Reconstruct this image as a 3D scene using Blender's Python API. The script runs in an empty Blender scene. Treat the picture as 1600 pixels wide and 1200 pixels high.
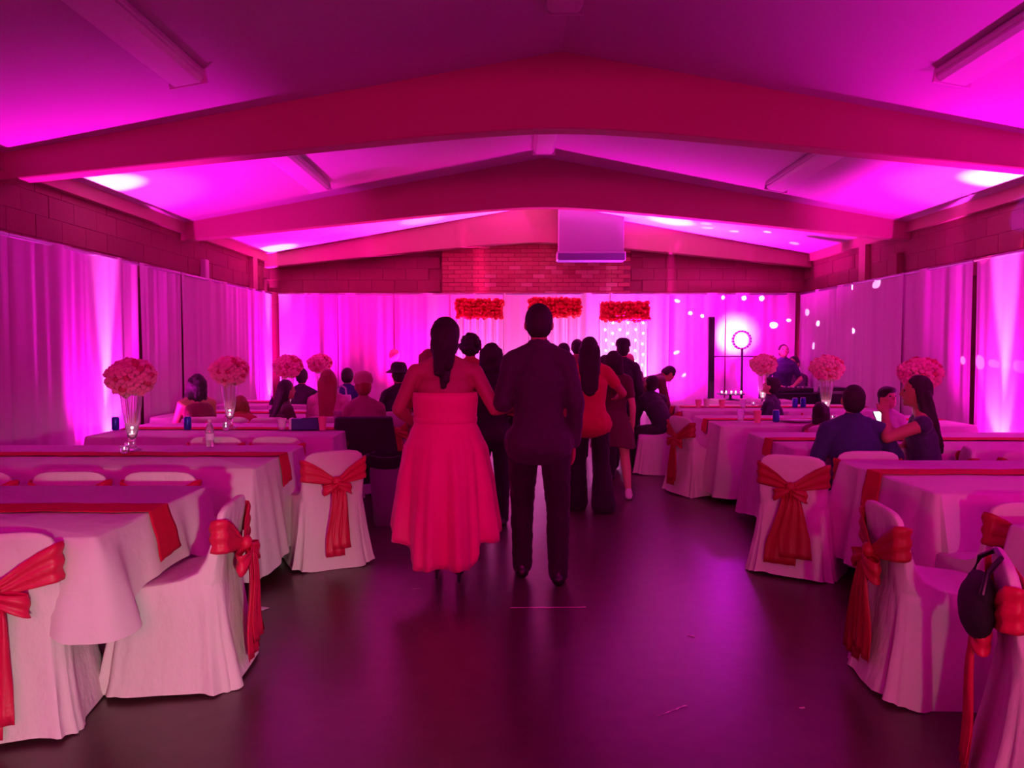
import bpy, math, random
from mathutils import Vector, Matrix, noise
R = math.radians
rnd = random.Random(7)
scene = bpy.context.scene
COL = scene.collection

# ------------------------------------------------------------------ camera
cam_d = bpy.data.cameras.new('camera'); cam = bpy.data.objects.new('camera', cam_d); COL.objects.link(cam)
cam.location = (0, 0, 1.5); cam.rotation_euler = (R(90 - 2.62), 0, R(0.24))
cam_d.sensor_width = 36; cam_d.lens = 27.0; cam_d.clip_start = .05; cam_d.clip_end = 100
scene.camera = cam
# ------------------------------------------------------------------ world, exposure
w = bpy.data.worlds.new('world'); scene.world = w; w.use_nodes = True
w.node_tree.nodes['Background'].inputs[0].default_value = (.02, .0, .012, 1)
w.node_tree.nodes['Background'].inputs[1].default_value = .2
vs = scene.view_settings
vs.view_transform = 'Standard'; vs.look = 'None'; vs.exposure = 0.0; vs.gamma = 1; vs.use_curve_mapping = False
scene.cycles.max_bounces = 8; scene.cycles.diffuse_bounces = 5; scene.cycles.sample_clamp_indirect = 4

MAG = (1.0, .003, .8)
def light(kind, name, loc, to, energy, color, **k):
    d = bpy.data.lights.new(name, kind); d.energy = energy; d.color = color
    for a, v in k.items(): setattr(d, a, v)
    o = bpy.data.objects.new(name, d); COL.objects.link(o); o.location = loc
    dv = Vector(to) - Vector(loc); o.rotation_euler = dv.to_track_quat('-Z', 'Y').to_euler()
    return o
# LED uplights standing along the walls: (x, y, aim x, aim y, wide power, core power)
UP = [(-3.98, 7.62, -4.05, 7.72, 120, 260), (-3.86, 12.72, -3.95, 12.8, 170, 220), (-1.45, 12.72, -1.5, 12.6, 230, 90),
      (2.5, 12.6, 2.5, 12.45, 420, 260), (4.5, 12.6, 4.5, 12.7, 260, 260), (4.66, 7.5, 4.72, 7.6, 170, 300),
      (-3.99, 3.7, -4.1, 3.7, 130, 40), (4.66, 3.4, 4.8, 3.4, 110, 30), (-3.99, -.6, -4.1, -.6, 160, 20), (4.66, -.6, 4.8, -.6, 180, 20)]
for i, (x, y, ax, ay, p, pc) in enumerate(UP):
    light('SPOT', 'uplight_beam', (x, y, .24), (ax, ay, 3.2), p * 10.0, MAG, spot_size=R(110), spot_blend=1, shadow_soft_size=.05) if i != 2 else light('SPOT', 'uplight_beam', (x, y, .24), (ax, ay, 3.2), p * 10.0, (1, .003, .4), spot_size=R(110), spot_blend=1, shadow_soft_size=.05)
    light('SPOT', 'uplight_core', (x, y, .25), (ax, ay, 3.2), pc * 20, (1, .12, .85), spot_size=R(15), spot_blend=.7, shadow_soft_size=.03)
    light('SPOT', 'uplight_spill', (x, y, .25), (x + (ax - x) * 2, y + (ay - y) * 2, 1.6), pc * 1.2, (1, .12, .85), spot_size=R(42), spot_blend=.6, shadow_soft_size=.03)
# unseen red-magenta fill, added behind the camera to light beam faces and ceiling
light('AREA', 'added_rear_fill', (.4, -3.3, 2.3), (.4, 3.5, 3.9), 118, (1, .004, .33), shape='RECTANGLE', size=3.2, size_y=.6, spread=R(110))
# plain white light through the open entrance behind the camera
light('SPOT', 'entrance_light', (1.5, -2.4, .9), (-1.75, 3.9, -.2), 560, (1, .93, .85), spot_size=R(25), spot_blend=.8, shadow_soft_size=.1)
light('SPOT', 'entrance_light', (.2, -2.4, 1.15), (1.9, 4.6, .3), 90, (1, .8, .6), spot_size=R(22), spot_blend=.5, shadow_soft_size=.06)

# ------------------------------------------------------------------ materials
MATS = {}
def mat(name, col, rough=.7, metal=0, bump=0, bscale=60, spec=.5, trans=0, emit=None, estr=0, sheen=0, var=0, bdist=.01, stretch=None, translucent=0, alpha=1, coat=0):
    if name in MATS: return MATS[name]
    m = bpy.data.materials.new(name); m.use_nodes = True; nt = m.node_tree; b = nt.nodes['Principled BSDF']
    b.inputs['Base Color'].default_value = (*col, 1); b.inputs['Roughness'].default_value = rough
    b.inputs['Metallic'].default_value = metal; b.inputs['Specular IOR Level'].default_value = spec
    b.inputs['Transmission Weight'].default_value = trans; b.inputs['Sheen Weight'].default_value = sheen
    b.inputs['Alpha'].default_value = alpha; b.inputs['Coat Weight'].default_value = coat
    if emit: b.inputs['Emission Color'].default_value = (*emit, 1); b.inputs['Emission Strength'].default_value = estr
    if bump or var:
        tc = nt.nodes.new('ShaderNodeTexCoord'); mp = nt.nodes.new('ShaderNodeMapping'); nz = nt.nodes.new('ShaderNodeTexNoise')
        nt.links.new(tc.outputs['Object'], mp.inputs[0]); nt.links.new(mp.outputs[0], nz.inputs['Vector'])
        if stretch: mp.inputs['Scale'].default_value = stretch
        nz.inputs['Scale'].default_value = bscale; nz.inputs['Detail'].default_value = 4
        if bump:
            bp = nt.nodes.new('ShaderNodeBump'); bp.inputs['Strength'].default_value = bump; bp.inputs['Distance'].default_value = bdist
            nt.links.new(nz.outputs[0], bp.inputs['Height']); nt.links.new(bp.outputs[0], b.inputs['Normal'])
        if var:
            mx = nt.nodes.new('ShaderNodeMix'); mx.data_type = 'RGBA'
            mx.inputs[6].default_value = (*[c * (1 - var) for c in col], 1); mx.inputs[7].default_value = (*[min(1, c * (1 + var)) for c in col], 1)
            nt.links.new(nz.outputs[0], mx.inputs[0]); nt.links.new(mx.outputs[2], b.inputs['Base Color'])
    if translucent:
        tl = nt.nodes.new('ShaderNodeBsdfTranslucent'); tl.inputs[0].default_value = (*col, 1)
        ms = nt.nodes.new('ShaderNodeMixShader'); ms.inputs[0].default_value = translucent
        nt.links.new(b.outputs[0], ms.inputs[1]); nt.links.new(tl.outputs[0], ms.inputs[2])
        nt.links.new(ms.outputs[0], nt.nodes['Material Output'].inputs[0])
    MATS[name] = m; return m
M = dict(
    floor=mat('dark tile floor', (.075, .042, .035), .32, bump=.12, bscale=9, var=.35, spec=.5),
    ceil=mat('painted ceiling board', (.55, .5, .5), .9, bump=.15, bscale=120, var=.06),
    beam=mat('brown painted beam', (.42, .2, .17), .75, bump=.1, bscale=20, stretch=(1, 8, 8), var=.1),
    block=mat('dark red painted block', (.2, .055, .05), .8, bump=.4, bscale=60, var=.2),
    block2=mat('dark red painted block shade', (.185, .05, .047), .8, bump=.4, bscale=60, var=.2),
    mortar=mat('mortar', (.2, .06, .055), .95, bump=.3, bscale=80),
    brick=mat('red brick', (.42, .13, .1), .8, bump=.5, bscale=60, var=.2),
    brickp=mat('pale brick', (.55, .24, .2), .8, bump=.5, bscale=60, var=.15),
    brickd=mat('deep red brick', (.36, .1, .08), .8, bump=.5, bscale=60, var=.2),
    wallf=mat('plain wall paint', (.4, .25, .22), .9, bump=.1, bscale=40),
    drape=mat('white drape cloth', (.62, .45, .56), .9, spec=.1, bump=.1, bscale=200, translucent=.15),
    sheer=mat('sheer white voile', (.9, .88, .88), .8, translucent=.6, bump=.05, bscale=200),
    cloth=mat('white table linen', (.66, .6, .57), .95, bump=.5, bscale=5, bdist=.03, spec=.1),
    cover=mat('white chair cover cloth', (.68, .62, .58), .95, bump=.6, bscale=7, stretch=(1.3, 1.3, .7), bdist=.035, spec=.1),
    runner=mat('red satin runner', (.5, .008, .045), .8, bump=.15, bscale=60, spec=.1),
    sash=mat('red satin sash', (.55, .01, .06), .42, bump=.2, bscale=50, spec=.3),
    organza=mat('dark red organza', (.45, .012, .035), .5, bump=.2, bscale=70, translucent=.25),
    black=mat('black plastic', (.01, .01, .012), .4), blackc=mat('black cloth', (.012, .01, .012), .85, bump=.2, bscale=120),
    metal=mat('grey metal', (.25, .25, .26), .35, metal=.9), chrome=mat('chrome', (.6, .6, .62), .2, metal=1),
    plastic=mat('cream plastic tabletop', (.6, .57, .5), .5, bump=.1, bscale=100),
    whitem=mat('white enamel', (.7, .64, .66), .45), lens=mat('prismatic diffuser', (.78, .72, .74), .35, bump=.5, bscale=180),
    duct=mat('painted duct metal', (.34, .22, .36), .6), slot=mat('dark grille', (.05, .035, .09), .5),
    glass=mat('clear glass', (.95, .93, .95), .05, trans=.92, spec=.8), flame=mat('tealight flame', (1, .8, .8), .5, emit=(1, .72, .9), estr=26),
    wax=mat('candle wax', (.85, .7, .75), .6), petal=mat('blush pink petals', (.85, .4, .42), .8, bump=.3, bscale=80, var=.15, sheen=.4),
    petald=mat('deep rose petals', (.6, .12, .15), .8, var=.2), redrose=mat('red rose petals', (.72, .008, .02), .6, bump=.4, bscale=60, var=.25),
    led=mat('LED lamp face', (1, .3, .9), .3, emit=(1, .2, .85), estr=30), bulb=mat('fairy light bulb', (1, .9, 1), .3, emit=(1, .75, .95), estr=14),
    blue=mat('blue drink can', (.02, .04, .3), .3, metal=.5), bluebox=mat('blue carton', (.02, .03, .16), .5), silver=mat('can lid', (.7, .7, .72), .25, metal=1),
    cup=mat('pink plastic cup', (.8, .25, .3), .4), cupw=mat('white paper cup', (.8, .75, .75), .6), screen=mat('phone screen', (.8, .95, .9), .2, emit=(.75, 1, .9), estr=2.2),
    label=mat('bottle label', (.75, .75, .8), .5), clearp=mat('clear plastic', (.9, .88, .9), .12, trans=.85), bin=mat('translucent grey plastic', (.28, .24, .27), .35, bump=.2, bscale=20, translucent=.3),
    paper=mat('white paper', (.75, .7, .7), .8), scuff=mat('glossy scuff', (.75, .55, .6), .25), shoe=mat('black leather', (.012, .01, .01), .3), sneaker=mat('white sneaker', (.75, .68, .68), .6),
    skin=mat('warm skin', (.4, .17, .1), .55, bump=.05, bscale=80), skin2=mat('light skin', (.6, .3, .22), .55, bump=.05, bscale=80),
    hair=mat('dark brown hair', (.014, .005, .005), .65, bump=.6, bscale=40, stretch=(6, 6, .6)), hairr=mat('auburn hair', (.25, .05, .03), .5, bump=.6, bscale=40, stretch=(6, 6, .6)),
    eye=mat('dark eye', (.02, .01, .01), .2),
)
FAB = {}
def fab(col, rough=.8):
    k = tuple(col)
    if k not in FAB: FAB[k] = mat('fabric %d' % len(FAB), col, rough, bump=.2, bscale=90, sheen=.1, var=.08)
    return FAB[k]

# ------------------------------------------------------------------ mesh helpers
class MB:
    def __init__(s): s.v = []; s.f = []; s.mi = []
    def add(s, v, f, mi=0):
        o = len(s.v); s.v += [tuple(p) for p in v]; s.f += [tuple(i + o for i in q) for q in f]; s.mi += [mi] * len(f); return s
    def box(s, x0, x1, y0, y1, z0, z1, mi=0, b=0):
        if b <= 0:
            v = [(x, y, z) for z in (z0, z1) for y in (y0, y1) for x in (x0, x1)]
            return s.add(v, [(0, 2, 3, 1), (4, 5, 7, 6), (0, 1, 5, 4), (2, 6, 7, 3), (0, 4, 6, 2), (1, 3, 7, 5)], mi)
        def ring(z, i): return [(x0 + i + b, y0 + i, z), (x1 - i - b, y0 + i, z), (x1 - i, y0 + i + b, z), (x1 - i, y1 - i - b, z), (x1 - i - b, y1 - i, z), (x0 + i + b, y1 - i, z), (x0 + i, y1 - i - b, z), (x0 + i, y0 + i + b, z)]
        return s.loft([ring(z0, b * .8), ring(z0 + b, 0), ring(z1 - b, 0), ring(z1, b * .8)], mi=mi)
    def loft(s, rings, closed=True, cap=True, mi=0):
        n = len(rings[0]); v = [p for r in rings for p in r]; f = []
        for i in range(len(rings) - 1):
            for j in range(n if closed else n - 1):
                a, b2 = i * n + j, i * n + (j + 1) % n
                f.append((a, b2, b2 + n, a + n))
        if cap and closed:
            f.append(tuple(range(n))[::-1]); f.append(tuple(range((len(rings) - 1) * n, len(rings) * n)))
        return s.add(v, f, mi)
    def lathe(s, prof, n=20, c=(0, 0, 0), mi=0, cap=True, sq=None):
        return s.loft([[(c[0] + r * math.cos(2 * math.pi * k / n), c[1] + r * math.sin(2 * math.pi * k / n), c[2] + z) for k in range(n)] for r, z in prof], cap=cap, mi=mi)
    def capsule(s, p0, p1, r0, r1, flat=1, right=None, n=12, mi=0):
        p0, p1 = Vector(p0), Vector(p1); u = p1 - p0; L = u.length
        u = u / L if L > 1e-6 else Vector((0, 0, 1))
        r = Vector(right) if right else (Vector((1, 0, 0)) if abs(u.x) < .9 else Vector((0, 1, 0)))
        r = (r - u * r.dot(u)).normalized(); f = u.cross(r)
        rings = []
        for a in (-80, -55, -25, 0):
            rr = r0 * math.cos(R(a)); c = p0 + u * (r0 * math.sin(R(a)) * min(1, max(flat, .6)))
            rings.append([c + r * (rr * math.cos(2 * math.pi * k / n)) + f * (rr * flat * math.sin(2 * math.pi * k / n)) for k in range(n)])
        for a in (0, 25, 55, 80):
            rr = r1 * math.cos(R(a)); c = p1 + u * (r1 * math.sin(R(a)) * min(1, max(flat, .6)))
            rings.append([c + r * (rr * math.cos(2 * math.pi * k / n)) + f * (rr * flat * math.sin(2 * math.pi * k / n)) for k in range(n)])
        return s.loft(rings, mi=mi)
    def ell(s, c, rad, rot=None, n=16, m=10, mi=0):
        c = Vector(c); rings = []
        for i in range(m + 1):
            a = -math.pi / 2 * .97 + math.pi * .97 * i / m
            rings.append([c + ((rot @ Vector((rad[0] * math.cos(a) * math.cos(2 * math.pi * k / n), rad[1] * math.cos(a) * math.sin(2 * math.pi * k / n), rad[2] * math.sin(a)))) if rot else
                     Vector((rad[0] * math.cos(a) * math.cos(2 * math.pi * k / n), rad[1] * math.cos(a) * math.sin(2 * math.pi * k / n), rad[2] * math.sin(a)))) for k in range(n)])
        return s.loft(rings, mi=mi)
    def tube(s, pts, r, n=8, mi=0):
        pts = [Vector(p) for p in pts]; rings = []
        for i, p in enumerate(pts):
            d = (pts[min(i + 1, len(pts) - 1)] - pts[max(i - 1, 0)]).normalized()
            q = Vector((0, 0, 1)) if abs(d.z) < .9 else Vector((1, 0, 0)); a = d.cross(q).normalized(); b2 = d.cross(a)
            rings.append([p + a * (r * math.cos(2 * math.pi * k / n)) + b2 * (r * math.sin(2 * math.pi * k / n)) for k in range(n)])
        return s.loft(rings, mi=mi)
    def mesh(s, name, mats, smooth=True, ang=40):
        m = bpy.data.meshes.new(name); m.from_pydata(s.v, [], s.f); m.update()
        for x in (mats if isinstance(mats, (list, tuple)) else [mats]): m.materials.append(x)
        if any(s.mi): m.polygons.foreach_set('material_index', s.mi)
        import bmesh
        bm = bmesh.new(); bm.from_mesh(m); bmesh.ops.recalc_face_normals(bm, faces=bm.faces)
        if smooth:
            for f in bm.faces: f.smooth = True
            for e in bm.edges:
                if len(e.link_faces) == 2 and e.calc_face_angle(0) > R(ang): e.smooth = False
        bm.to_mesh(m); bm.free(); return m
    def obj(s, name, mats, parent=None, smooth=True, ang=40, loc=None):
        return link(name, s.mesh(name, mats, smooth, ang), parent, loc)
def link(name, mesh, parent=None, loc=None):
    o = bpy.data.objects.new(name, mesh); COL.objects.link(o)
    if parent: o.parent = parent
    if loc: o.location = loc
    return o
def tag(o, label=None, cat=None, group=None, kind=None):
    if label: o['label'] = label
    if cat: o['category'] = cat
    if group: o['group'] = group
    if kind: o['kind'] = kind
    return o
def thing(name, label, cat, loc=(0, 0, 0), rz=0, group=None, s=1):
    o = bpy.data.objects.new(name, None); COL.objects.link(o); o.location = loc; o.rotation_euler = (0, 0, rz); o.scale = (s, s, s)
    o.empty_display_size = .1
    return tag(o, label, cat, group)
def kids(o): return [c for c in bpy.data.objects if c.parent is o]
def dup(root, loc, rz, label, group=None):
    r = root.copy(); COL.objects.link(r); r.location = loc; r.rotation_euler = (0, 0, rz); r['label'] = label
    if group: r['group'] = group
    def rec(src, dst):
        for c in kids(src):
            k = c.copy(); COL.objects.link(k); k.parent = dst
            rec(c, k)
    rec(root, r); return r
def face(fx, fy): return math.atan2(-fx, fy)

# ------------------------------------------------------------------ room shell
XL, XR, YB, YF, XC = -4.31, 5.07, 13.5, -4.0, .38
ZW, ZR = 3.10, 3.93
def zc(x): return ZR - (ZR - ZW) * abs(x - XC) / (XR - XC)
def struct(o): o['kind'] = 'structure'; return o
struct(MB().box(XL - .2, XR + .2, YF - .2, YB + .2, -.15, 0).obj('floor', M['floor'], smooth=False))
mb = MB(); t = .15
for (xa, xb) in ((XL - .2, XC), (XC, XR + .2)):
    za, zb = zc(xa), zc(xb)
    v = [(xa, YF - .2, za), (xb, YF - .2, zb), (xb, YB + .2, zb), (xa, YB + .2, za)]
    v += [(a, b, c + t) for a, b, c in v]
    mb.add(v, [(0, 1, 2, 3), (7, 6, 5, 4), (0, 4, 5, 1), (1, 5, 6, 2), (2, 6, 7, 3), (3, 7, 4, 0)])
struct(mb.obj('ceiling', M['ceil'], smooth=False))
wl = struct(MB().box(XL - .2, XL, YF, YB, 0, ZW + .02).obj('wall_left', M['mortar'], smooth=False))
wr = struct(MB().box(XR, XR + .2, YF, YB, 0, ZW + .02).obj('wall_right', M['mortar'], smooth=False))
def gable(name, y0, y1, m):
    pr = [(XL - .2, 0), (XR + .2, 0), (XR + .2, zc(XR + .2) + .03), (XC, ZR + .03), (XL - .2, zc(XL - .2) + .03)]
    return struct(MB().loft([[(x, y0, z) for x, z in pr], [(x, y1, z) for x, z in pr]]).obj(name, m, smooth=False))
wb = gable('wall_back', YB, YB + .2, M['mortar'])
gable('wall_front', YF - .2, YF, M['wallf'])
# masonry pieces, shown only above the drapes
def blockmesh(name, L, D, H, m, b=.006): return MB().box(-L / 2, L / 2, -D / 2, D / 2, 0, H, b=b).mesh(name, m, smooth=False)
BL = [blockmesh('block', .397, .03, .198, M['block'], .003), blockmesh('block', .397, .03, .198, M['block2'], .003)]
for wall, X, sgn in ((wl, XL + .012, 1), (wr, XR - .012, -1)):
    for r in range(4):
        y = 3.7 + (.2 if r % 2 else 0)
        while y < YB - .15:
            o = link('block', BL[0 if rnd.random() < .6 else 1], wall, (X + rnd.uniform(-.003, .003), y, 2.3 + r * .2)); o.rotation_euler = (0, 0, R(90)); y += .4
for x0, x1 in ((XL, -1.29), (2.02, XR)):
    for r in range(6):
        z = 2.3 + .2 * r; x = x0 + .2 + (.2 if r % 2 else 0)
        while x < x1 - .15:
            if z + .2 < zc(x) - .1: link('block', BL[0 if rnd.random() < .6 else 1], wb, (x, YB - .012 + rnd.uniform(-.003, .003), z))
            x += .4
pan = struct(MB().box(-1.27, 2.0, YB - .08, YB, 0, 3.75).obj('trim_1', M['mortar'], smooth=False))
BR = [blockmesh('brick', .205, .03, .068, M[k], .003) for k in ('brick', 'brick', 'brick', 'brickd', 'brickp')]
BH = blockmesh('brick', .1, .03, .068, M['brickd'], .003)
for r in range(14):
    z = 2.36 + r * .073; x = -1.27 + .105 + (.105 if r % 2 else 0)
    if r % 2 == 0: pass
    else:
        for xh in (-1.217, 1.949): link('brick', BH, pan, (xh, YB - .088, z))
    while x < 1.88:
        k = rnd.choice(BR[:4]) if rnd.random() < .9 - (.12 if x > .6 else 0) else BR[4]
        link('brick', k, pan, (x, YB - .088 + rnd.uniform(-.005, .003), z)); x += .21
# arched glulam beams
def beam(name, y, zadd=0):
    n = 48; rings = []
    for i in range(n + 1):
        x = XL + (XR - XL) * i / n; u = abs(x - XC) / 4.7
        zb = 3.31 - .49 * (math.sqrt(u * u + .02) - .141); zt = zc(x) + .02
        rings.append([(x, y, zb + .01), (x, y + .01, zb), (x, y + .17, zb), (x, y + .18, zb + .01), (x, y + .18, zt), (x, y, zt)])
    return struct(MB().loft(rings).obj(name, M['beam'], ang=25))
for i, y in enumerate((2.92, 6.4, 9.9, 13.18)): beam('trim_%d' % (i + 2), y)
struct(MB().box(XL, XL + .09, YF, YB, 2.98, zc(XL + .09)).obj('trim_6', M['beam'], smooth=False))
struct(MB().box(XR - .09, XR, YF, YB, 2.98, zc(XR - .09)).obj('trim_7', M['beam'], smooth=False))
struct(MB().box(XL, XL + .1, 12.4, 12.6, 0, 2.98).obj('trim_8', M['beam'], smooth=False))
struct(MB().box(XR - .1, XR, 11.0, 11.2, 0, 2.98).obj('trim_9', M['beam'], smooth=False))

# ceiling fluorescent fixtures
def fixture(x, y0, y1, label, tilt):
    z = zc(x) - .005
    t_ = thing('ceiling_light', label, 'ceiling light', (x, (y0 + y1) / 2, z), 0, 'long unlit fluorescent fixtures on the ceiling')
    t_.rotation_euler = (0, tilt, 0); L = y1 - y0
    MB().box(-.13, .13, -L / 2, L / 2, -.05, .0, b=.008).obj('housing', M['whitem'], t_, smooth=False)
    mb = MB()
    pr = [(-.12, -.045), (-.12, -.07), (-.09, -.095), (.09, -.095), (.12, -.07), (.12, -.045)]
    mb.loft([[(a, -L / 2 + .02, b) for a, b in pr], [(a, L / 2 - .02, b) for a, b in pr]]).obj('diffuser', M['lens'], t_, smooth=False)
    for s_ in (-1, 1): MB().box(-.135, .135, s_ * (L / 2) - .012, s_ * (L / 2) + .012, -.1, .0, b=.004).obj('end_cap', M['whitem'], t_, smooth=False)
sl = math.atan((ZR - ZW) / (XR - XC))
fixture(-2.32, 3.15, 5.5, 'long unlit fluorescent fixture at the top left of the photo, nearest on the left slope', -sl)
fixture(3.08, 3.15, 5.5, 'long unlit fluorescent fixture at the top right edge, nearest on the right slope', sl)
fixture(.34, 3.15, 5.45, 'unlit fluorescent fixture on the ridge, cut by the top edge of the photo', 0)
fixture(-2.32, 6.75, 9.15, 'unlit fluorescent fixture on the left slope between the two nearest arched beams', -sl)
fixture(3.08, 6.75, 9.15, 'unlit fluorescent fixture on the right slope between the two nearest arched beams', sl)
fixture(.34, 6.9, 9.3, 'short-looking unlit fluorescent fixture on the ridge behind the nearest beam', 0)
# duct box
t_ = thing('ceiling_duct', 'boxy purple-lit air duct hanging from the ceiling above the brick panel', 'air duct', (1.26, 12.95, 2.97))
MB().box(-.54, .54, -.15, .15, .14, 1.0, b=.01).obj('duct_box', M['duct'], t_, smooth=False)
MB().box(-.57, .57, -.17, .17, 0, .14, b=.01).obj('outlet_frame', M['duct'], t_, smooth=False)
tag(MB().box(-.55, .55, -.185, .15, -.012, .11, b=.004).obj('grille', M['slot'], t_, smooth=False), 'dark slot grille')
# small boxes on the side walls
tag(MB().box(XL + .0, XL + .1, 10.5, 10.62, 2.46, 2.72, b=.01).obj('junction_box', M['whitem'], smooth=False), 'small pale box fixed high on the left brick wall above the drapes', 'wall box')
tag(MB().box(XR - .12, XR, 10.05, 10.25, 2.44, 2.75, b=.01).obj('junction_box', M['block'], smooth=False), 'small dark box fixed high on the right wall above the drapes', 'wall box')

# ------------------------------------------------------------------ drapes
def drape(p0, p1, label, group, zt=2.44, amp=.02, m='drape', seed=0, inward=(0, 0)):
    p0, p1 = Vector(p0), Vector(p1); d = p1 - p0; L = d.length; u = d / L; nrm = Vector((-u.y, u.x)); rs = random.Random(seed)
    N = max(24, int(L / .018)); ph = [rs.uniform(0, 6.28) for _ in range(5)]; K = [rs.uniform(5, 8), rs.uniform(11, 16), rs.uniform(22, 34), rs.uniform(40, 55)]
    rings = []
    for k in range(9):
        h = k / 8; z = .025 + (zt - .025) * h; row = []
        for i in range(N + 1):
            s_ = i / N * L; g = 1 - .35 * h
            o = amp * g * (math.sin(K[0] * s_ + ph[0] + .5 * (1 - h)) * .9 + math.sin(K[1] * s_ + ph[1] - .4 * h) * .6 + math.sin(K[2] * s_ + ph[2]) * .3 + .12 * math.sin(K[3] * s_ + ph[3]))
            gath = 1 - .012 * math.sin(h * math.pi)
            c = p0 + u * (L / 2 + (s_ - L / 2) * gath) + nrm * o
            row.append((c.x, c.y, z))
        rings.append(row)
    th = thing('drape', label, 'drape', ((p0.x + p1.x) / 2, (p0.y + p1.y) / 2, 0), 0, group)
    mb = MB(); mb.loft(rings, closed=False, cap=False)
    o = mb.obj('fabric', M[m], th); o.location = -th.location
    mb = MB()
    mb.tube([(p0.x, p0.y, zt - .02), (p1.x, p1.y, zt - .02)], .016); o = mb.obj('rod', M['metal'], th); o.location = -th.location
    return th
LY = [(.6, 'far outside'), ]
ly = [1.9, 3.35, 4.8, 6.23, 7.32, 8.37, 9.43, 10.45, 11.4, 12.32, 12.95]
names = ['', '', 'at the very left edge of the photo', 'left of the bright uplight column', 'with the bright uplight column near the left edge', 'right of the bright column', 'second right of the bright column', 'third right of the bright column', 'fourth right of the bright column', 'next to the far left corner', 'in the far left corner']
for i in range(len(ly) - 1):
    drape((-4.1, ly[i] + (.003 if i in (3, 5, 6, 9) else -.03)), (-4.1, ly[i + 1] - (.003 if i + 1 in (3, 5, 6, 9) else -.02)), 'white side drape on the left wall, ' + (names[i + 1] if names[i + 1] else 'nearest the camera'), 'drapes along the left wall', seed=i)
ry = [2.0, 3.6, 5.2, 6.65, 8.1, 9.55, 10.96, 12.3, 13.0]
rn = ['nearest the camera', 'second from the camera', 'at the right edge of the photo', 'with the tall hot uplight cone', 'right of the dark gap on the right wall', 'over the flower ball on the right', 'crossed by small light spots', 'in the far right corner']
for i in range(len(ry) - 1):
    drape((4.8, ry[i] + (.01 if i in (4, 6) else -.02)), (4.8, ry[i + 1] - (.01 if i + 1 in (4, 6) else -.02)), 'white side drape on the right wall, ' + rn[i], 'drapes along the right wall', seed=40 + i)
bx = [-4.0, -3.0, -2.05, -1.1, -.2, .7, 1.6, 2.6, 3.55, 4.72]
bn = ['beside the far left corner', 'second from the far left corner', 'third from the far left corner', 'behind the left backdrop panel', 'between the left and middle backdrop panels', 'behind the middle backdrop panel', 'behind the right backdrop panel', 'left of the column speaker', 'behind the booth and light stand']
for i in range(len(bx) - 1):
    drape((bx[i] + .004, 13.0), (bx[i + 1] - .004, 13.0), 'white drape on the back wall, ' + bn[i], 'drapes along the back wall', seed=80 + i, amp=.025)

# ------------------------------------------------------------------ backdrop with red flower garlands
def rose(r, seed, n=9):
    rs = random.Random(seed); mb = MB(); mb.ell((0, 0, 0), (r * .62, r * .62, r * .55), n=7, m=4)
    for k in range(n):
        a = 2 * math.pi * k / n + rs.uniform(-.2, .2); e = rs.uniform(-.3, .8)
        d = Vector((math.cos(a) * math.cos(e), math.sin(a) * math.cos(e), math.sin(e)))
        mb.ell(d * r * .62, (r * .42, r * .42, r * .16), d.to_track_quat('Z', 'Y').to_matrix(), n=6, m=4)
    return mb
def cluster(pts, r, seed, name, m, parent, loc=None):
    mb = MB(); protos = [rose(1, seed + k) for k in range(4)]
    for i, p in enumerate(pts):
        pr = protos[i % 4]; s_ = r * rnd.uniform(.8, 1.2); rot = Matrix.Rotation(rnd.uniform(0, 6), 3, 'Z') @ Matrix.Rotation(rnd.uniform(-1, 1), 3, 'X')
        mb.add([Vector(p) + rot @ (Vector(v) * s_) for v in pr.v], pr.f)
    o = mb.obj(name, m, parent, loc=loc); return tag(o, kind='stuff')
for k, (x0, x1, zt, nm) in enumerate(((-.95, -.2, 2.3, 'left'), (.22, 1.05, 2.32, 'middle'), (1.37, 2.15, 2.26, 'right'))):
    cx = (x0 + x1) / 2; hw = (x1 - x0) / 2
    t_ = thing('backdrop_panel', f'tall white sheer backdrop panel on a slim frame, the {nm} one of three behind the couple', 'backdrop', (cx, 12.5, 0), 0, 'sheer backdrop panels')
    N = 60; mb = MB(); rings = []
    for q in range(7):
        z = .03 + (zt - .1) * q / 6
        rings.append([(-hw + 2 * hw * i / N, .014 * math.sin(i * .62 + k) + .01 * math.sin(i * 1.3 + q * .1), z) for i in range(N + 1)])
    mb.loft(rings, closed=False, cap=False).obj('sheer_panel', M['sheer'], t_)
    for s_ in (-1, 1):
        MB().tube([(s_ * hw, .03, 0), (s_ * hw, .03, zt)], .012).obj('pole', M['whitem'], t_)
        MB().box(s_ * hw - .1, s_ * hw + .1, -.12, .18, 0, .012, b=.003).obj('foot_plate', M['whitem'], t_, smooth=False)
    MB().tube([(-hw, .03, zt), (hw, .03, zt)], .012).obj('crossbar', M['whitem'], t_)
    g = thing('flower_garland', f'block of red roses hanging across the top of the {nm} backdrop panel', 'flower garland', (cx, 12.4, zt - .16), 0, 'red rose garlands')
    pts = []
    nx, nz = 12, 5
    for i in range(nx):
        for j in range(nz):
            for yy in (-.06, .0):
                pts.append((-hw - .0 + 2 * hw * (i + .5 + rnd.uniform(-.25, .25)) / nx, yy + rnd.uniform(-.02, .02), -.15 + .3 * (j + .5) / nz + rnd.uniform(-.02, .02)))
    cluster(pts, .056, k * 10, 'roses', M['redrose'], g)
    MB().box(-hw, hw, .02, .05, -.1, .12).obj('backing_board', M['redrose'], g, smooth=False)
    for s_ in (-.5, .5): light('SPOT', 'backdrop_light', (cx + s_ * hw, 12.72, .25), (cx + s_ * hw * .8, 12.62, 2.0), (170, 170, 420)[k], (1, .22, .8), spot_size=R(95), spot_blend=1, shadow_soft_size=.05)
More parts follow.
